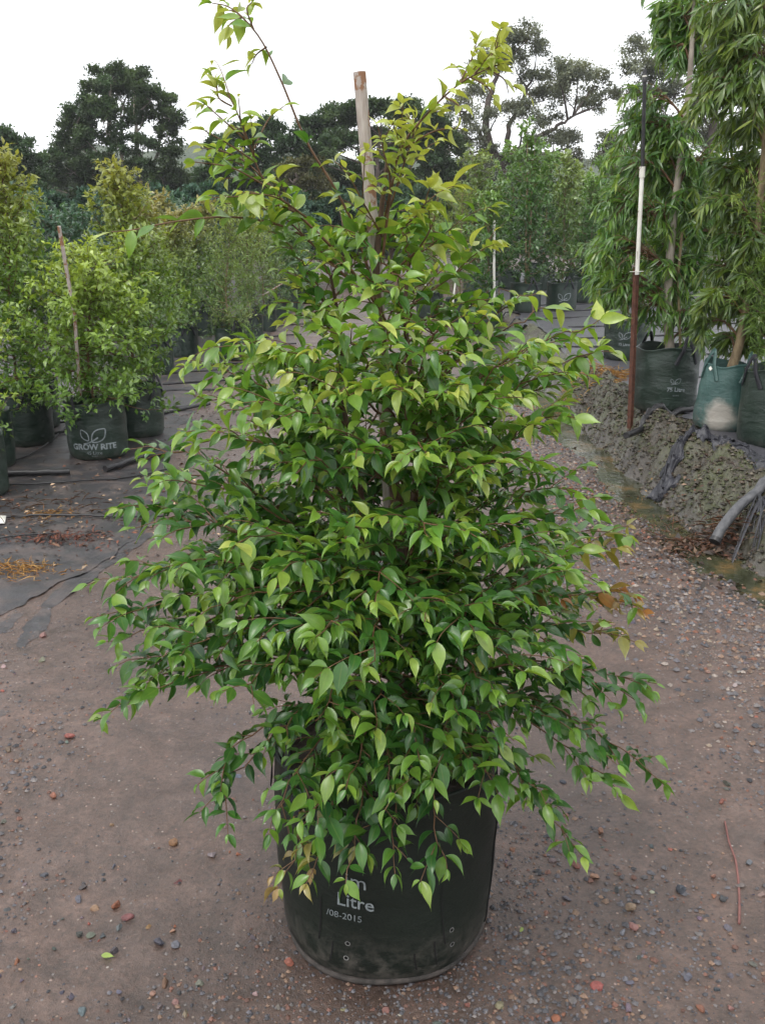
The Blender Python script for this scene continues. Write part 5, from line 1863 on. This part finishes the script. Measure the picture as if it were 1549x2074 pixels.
def big_tree(name, label, trunks, lobes, lsize, dens, col, seed, bark=BARK_DARK, clump=0.30, group=None, sub=16, var=0.35, droop=0.0, col2=None):
    """trunks: [(path, r0, r1)], lobes: [(x,y,z,r)] -> leaf clumps spread through each lobe"""
    r = np.random.default_rng(seed)
    O = np.array(trunks[0][0][0], float)
    t = empty(name, O, label, 'tree', group)
    paths = []
    for (pts, r0, r1) in trunks:
        pa = spline(pts, 20)
        pa[1:-1] += r.normal(0, 0.04, (18, 3))
        paths.append(pa)
        mk('trunk', tube(pa - O, np.linspace(r0, r1, 20), 8), bark, t)
    allp = np.vstack(paths)
    P, D, N, Sc, C = [], [], [], [], []
    bl = []
    for (x, y, z, rad) in lobes:
        c = np.array([x, y, z])
        low = allp[allp[:, 2] < z + 0.2]
        if len(low) == 0:
            low = allp[:1]
        s = low[np.argmin(np.linalg.norm(low - c - np.array([0, 0, -rad * .8]), axis=1))]
        lm = spline([s, (s + c) / 2 + r.normal(0, 0.1 * rad, 3), c], 9)
        bl += tube(lm - O, np.linspace(0.07, 0.02, 9) * min(rad, 1.2), 5, caps=False)
        ns = int(sub * rad * rad) + 5
        sd = norm(r.normal(size=(ns, 3)))
        sd[:, 2] = np.where(sd[:, 2] < -0.35, -sd[:, 2], sd[:, 2])
        sc_ = c + sd * rad * (r.uniform(0.45, 1.0, (ns, 1)))
        for m in sc_[::2]:
            bl += tube(np.array([c, (c + m) / 2 + r.normal(0, .06 * rad, 3), m]) - O, [0.018 * min(rad, 1.2), 0.01, 0.004], 3, caps=False)
        nl = int(dens * rad * rad)
        which = r.integers(0, ns, nl)
        cs = clump * rad ** 0.5
        off = r.normal(size=(nl, 3)) * cs * np.array([0.55, 0.55, 0.34])
        pts = sc_[which] + off
        shade = r.uniform(1 - var, 1 + var, ns)[which] * r.uniform(0.75, 1.25, nl)
        base = np.array(col)[None] * np.ones((nl, 1))
        if col2 is not None:
            mm = r.random(ns)[which][:, None]
            base = base * (1 - mm) + np.array(col2)[None] * mm
        P.append(pts)
        D.append(norm(r.normal(size=(nl, 3)) + sd[which] * 0.6 + np.array([0, 0, 0.25 - droop])))
        N.append(r.normal(0, 0.55, (nl, 3)) + np.array([0, 0, 0.8]) + sd[which] * 0.5)
        Sc.append(lsize * r.uniform(0.6, 1.3, nl))
        C.append(base * shade[:, None])
    mk('limbs', bl, bark, t)
    P, D, N, Sc, C = (np.concatenate(v) for v in (P, D, N, Sc, C))
    cr = foliage('crown', QUAD, P - O, D, N, Sc, C, LEAF_DULL, t, seed)
    cr['kind'] = 'stuff'
    return t


def lob(lst, Yc, seed, jit=1.2):
    r = np.random.default_rng(seed)
    out = []
    for (px, py, rp) in lst:
        yy = Yc + r.uniform(-jit, jit)
        p = at(px, py, yy)
        out.append((*p, rp / FPX * yy))
    return out


def tr(pts, Y, r0, r1):
    return ([at(a, b, Y + (c[0] if c else 0)) for a, b, *c in pts], r0, r1)


DG = (0.038, 0.075, 0.030)
DG2 = (0.062, 0.100, 0.034)
# paperbark on the left
big_tree('paperbark_tree', 'broad dark paperbark tree with several pale trunks rising above the teal bushes',
         [tr([(232, 470), (228, 380), (222, 270), (225, 170)], 40, .16, .05), tr([(285, 470), (283, 360), (275, 260), (272, 180)], 40, .13, .04), tr([(300, 470), (305, 380), (320, 300), (330, 230)], 40.5, .12, .04), tr([(215, 470), (200, 390), (180, 320), (160, 280)], 40.5, .12, .04), tr([(255, 470), (250, 330), (245, 230)], 41, .12, .04)],
         lob([(225, 165, 36), (272, 172, 34), (195, 200, 36), (245, 205, 40), (305, 205, 34), (165, 235, 36), (340, 215, 26), (345, 240, 26), (290, 240, 34), (210, 250, 36), (150, 270, 34), (340, 275, 28), (180, 290, 36), (135, 310, 34), (290, 300, 30), (345, 320, 30), (240, 300, 24), (150, 350, 40), (200, 345, 34), (280, 350, 34), (330, 365, 36), (105, 330, 28), (240, 375, 36), (100, 380, 36), (360, 380, 34), (180, 390, 36)], 40, 1), 0.14, 4700, DG, 1, BARK_PALE, clump=0.27, sub=20, col2=DG2)
big_tree('dark_tree', 'dark rounded tree beside the paperbark, behind the bronze-tipped shrub', [tr([(10, 470), (12, 380), (10, 300)], 36, .14, .05)], lob([(5, 290, 34), (40, 310, 30), (-25, 320, 40), (20, 350, 40), (60, 350, 34), (-10, 400, 45), (60, 410, 40)], 36, 2), 0.15, 4600, DG, 2)
# middle dark trees
big_tree('dark_tree', 'low dark evergreen tree between the paperbark and the domed evergreen', [tr([(500, 470), (505, 380), (510, 300)], 38, .14, .05)], lob([(450, 300, 30), (500, 285, 34), (550, 280, 36), (590, 300, 30), (470, 340, 36), (530, 340, 38), (430, 370, 34), (580, 360, 36), (500, 390, 38), (440, 420, 38), (560, 420, 36)], 38, 3), 0.15, 4600, DG, 3)
big_tree('brown_tree', 'brownish olive bushy tree between the dark evergreens', [tr([(590, 470), (595, 400), (600, 350)], 33, .1, .04)], lob([(580, 350, 26), (620, 345, 26), (600, 385, 32), (640, 380, 28), (560, 400, 28), (620, 430, 32)], 33, 4), 0.13, 4600, (0.075, 0.078, 0.032), 4)
big_tree('dark_tree', 'large domed dark evergreen tree behind the wooden stake', [tr([(770, 480), (765, 380), (770, 280)], 40, .18, .06)],
         lob([(640, 270, 34), (680, 250, 36), (725, 240, 36), (770, 235, 36), (820, 245, 38), (870, 265, 38), (900, 300, 34), (620, 320, 36), (680, 310, 40), (750, 300, 42), (820, 310, 42), (880, 340, 40), (910, 360, 30), (650, 370, 40), (720, 370, 42), (800, 370, 42), (870, 400, 42), (690, 430, 42), (780, 430, 42), (850, 450, 40), (630, 420, 36)], 40, 5), 0.16, 4800, DG, 5, col2=DG2)
# eucalypts
EU, EU2 = (0.135, 0.160, 0.115), (0.185, 0.205, 0.150)
big_tree('gum_tree', 'open grey-green gum tree with crooked dark limbs against the sky',
         [tr([(1025, 480), (1022, 390), (1010, 330), (985, 270), (990, 200), (1010, 140)], 44, .30, .08), tr([(1010, 340), (1055, 300), (1110, 265), (1160, 235)], 44, .18, .05), tr([(1030, 330), (1030, 260), (1060, 200), (1080, 150)], 44.5, .15, .04), tr([(1000, 310), (960, 260), (930, 220)], 44, .12, .04), tr([(1055, 305), (1110, 310), (1150, 300)], 44, .1, .03)],
         lob([(1030, 90, 36), (1065, 85, 32), (1085, 105, 24), (1000, 120, 30), (970, 140, 28), (1040, 130, 28), (960, 190, 30), (930, 230, 32), (1080, 165, 28), (1130, 160, 38), (1170, 155, 36), (1205, 175, 32), (1230, 200, 26), (1100, 205, 34), (1150, 205, 34), (1195, 220, 28), (1060, 240, 34), (1010, 230, 30), (1110, 250, 26), (1120, 290, 30), (1155, 285, 24), (1080, 300, 26), (950, 280, 36), (990, 320, 30), (920, 310, 36), (1050, 340, 34), (1110, 335, 30), (1160, 330, 26), (960, 350, 40), (930, 390, 40)], 44, 6, 1.6), 0.13, 2600, EU, 6, clump=0.34, sub=13, droop=0.6, col2=EU2)
big_tree('gum_tree', 'hazy gum tree behind the tall willow-leaved tree',
         [tr([(1330, 480), (1320, 350), (1310, 240), (1320, 150)], 42, .25, .07), tr([(1400, 480), (1430, 330), (1450, 220), (1470, 120)], 42, .25, .07), tr([(1240, 420), (1235, 350), (1220, 300)], 41, .1, .03)],
         lob([(1290, 105, 30), (1330, 95, 36), (1370, 110, 36), (1290, 150, 32), (1340, 150, 36), (1400, 100, 40), (1450, 70, 44), (1500, 60, 44), (1540, 90, 44), (1490, 130, 44), (1430, 150, 40), (1300, 200, 34), (1360, 200, 36), (1420, 220, 42), (1490, 210, 42), (1540, 180, 40), (1290, 250, 32), (1340, 270, 36), (1400, 280, 42), (1460, 290, 42), (1530, 280, 42), (1260, 300, 30), (1220, 330, 28), (1230, 290, 22), (1300, 330, 38), (1370, 350, 42), (1440, 360, 42), (1510, 360, 42), (1250, 370, 36), (1550, 20, 44), (1600, 150, 50), (1600, 280, 50)], 42, 7, 1.6), 0.13, 2900, (0.115, 0.140, 0.100), 7, clump=0.34, sub=13, droop=0.5, col2=EU2)
# shrubs and low trees in front of them
lowt = [(330, 430, 62, 24, 'dense blue-green low tree rising behind the middle row', (0.040, 0.090, 0.060)), (410, 420, 55, 26, 'rounded blue-green low tree beside the end of the lane', (0.042, 0.095, 0.065)), (200, 430, 60, 25, 'dull teal low tree behind the tall leading shoot', (0.036, 0.085, 0.058)), (600, 440, 55, 28, 'blue-green bush closing the end of the lane', (0.040, 0.090, 0.062)),
        (700, 440, 60, 29, 'teal bush straight behind the big shrub', (0.038, 0.086, 0.056)), (790, 430, 60, 30, 'dark teal bush behind the wooden stake', (0.036, 0.080, 0.052)), (880, 420, 60, 29, 'grey-green bush between the stake and the white posts', (0.050, 0.095, 0.060)), (970, 420, 60, 28, 'olive feathery low tree behind the thin white posts', (0.075, 0.105, 0.045)),
        (1070, 410, 55, 27, 'bright leafy low tree behind the tallest far shrub', (0.070, 0.125, 0.038)), (1160, 430, 60, 26, 'deep green low tree behind the pale soft shrub', (0.040, 0.085, 0.036)), (1250, 430, 60, 27, 'dark green low tree behind the sprinkler riser', (0.042, 0.085, 0.034)), (1360, 420, 70, 26, 'yellowish low tree behind the pale straight trunk', (0.090, 0.125, 0.032)), (1470, 430, 75, 25, 'dim green low tree behind the thick tan trunk', (0.050, 0.085, 0.030)), (80, 430, 60, 26, 'teal low tree behind the bronze-tipped shrub', (0.036, 0.085, 0.058)), (-20, 440, 70, 24, 'dull green low tree beyond the front corner bag', (0.045, 0.085, 0.045)), (500, 430, 50, 29, 'small dark bush at the end of the middle row', (0.045, 0.080, 0.042))]
for k, (px, py, rp, yy, lb, cc) in enumerate(lowt):
    r = np.random.default_rng(700 + k)
    L = [(px + r.uniform(-.3, .3) * rp, py - rp * .35, rp * .5)] + [(px + rp * .75 * math.cos(a) + r.normal(0, 5), py + rp * 0.55 * math.sin(a) + 15, rp * r.uniform(.42, .58)) for a in np.linspace(0, 2 * PI, 8)[:-1]] + [(px + d * rp, py + rp * .95, rp * .6) for d in (-.6, 0, .6)]
    big_tree('low_tree', lb, [tr([(px, 560), (px + 4, py + 20), (px, py - rp * .2)], yy, .07, .02)], lob(L, yy, 800 + k, .5), 0.13, 4200, cc, 710 + k, BARK, clump=0.24, sub=22)

# the wood that closes the view, far behind
rz = np.random.default_rng(5)
lb = []
for px in np.arange(-900, 2500, 42):
    for py, rp in ((400, 40), (440, 45), (480, 50), (520, 50)):
        yy = 58 + rz.uniform(-3, 3)
        q = at(px + rz.uniform(-18, 18), py + rz.uniform(-22, 12), yy)
        lb.append((*q, rp / FPX * yy * rz.uniform(0.85, 1.15)))
P, D, N, Sc, C = [], [], [], [], []
for (x, y, z, rad) in lb:
    n = int(420 * rad * rad)
    u = norm(rz.normal(size=(n, 3)))
    P.append(np.array([x, y, z]) + u * rad * rz.uniform(0.5, 1.05, (n, 1)))
    D.append(rz.normal(size=(n, 3)))
    N.append(rz.normal(0, 0.5, (n, 3)) + u + np.array([0, 0, .5]))
    Sc.append(0.40 * rz.uniform(0.6, 1.3, n))
    C.append(np.array([0.042, 0.068, 0.032]) * rz.uniform(0.6, 1.4, (n, 1)) * rz.uniform(0.75, 1.25))
P, D, N, Sc, C = (np.concatenate(v) for v in (P, D, N, Sc, C))
tag(foliage('far_wood', QUAD, P, D, N, Sc, C, LEAF_DULL, None, 5), 'dark far wood that closes the view behind the nursery', 'wood', kind='stuff')
hx = at(395, 322, 190)
hv, hf = [], []
for k, xx in enumerate(np.linspace(-260, 260, 105)):
    top = 13 + 5.5 * math.exp(-((xx - hx[0]) / 40) ** 2) + 2.0 * math.sin(xx * 0.05) + 0.8 * math.sin(xx * 0.31) + rz.uniform(-.3, .3)
    for (yy, zz) in ((150, -1.0), (165, top * 0.55), (190, top), (260, top * 0.8), (300, -1)):
        hv.append((xx, yy, zz))
for k in range(104):
    for q in range(4):
        hf.append([k * 5 + q, k * 5 + 5 + q, k * 5 + 6 + q, k * 5 + 1 + q])
hill = mk('hills', [(np.array(hv), hf)], simple_mat('wooded_hill', (0.035, 0.055, 0.030), (0.085, 0.11, 0.06), 0.5, 0.9, 1.0, 1.5))
tag(hill, 'low wooded hill showing faintly beyond the trees', 'hill', kind='structure')

# damp air over the yard
hb = mk('haze', [box(-520, 520, -75, 780, -1.6, 21.0)], None, smooth=False)
m, n, out = new_mat('damp_air')
pv_ = n.nodes.new('ShaderNodeVolumePrincipled')
pv_.inputs['Color'].default_value = (0.94, 0.96, 1.0, 1)
pv_.inputs['Density'].default_value = 0.0007
n.links.new(pv_.outputs[0], out.inputs['Volume'])
hb.data.materials.append(m)
tag(hb, 'thin pale damp haze in the air over the nursery', 'haze', kind='stuff')
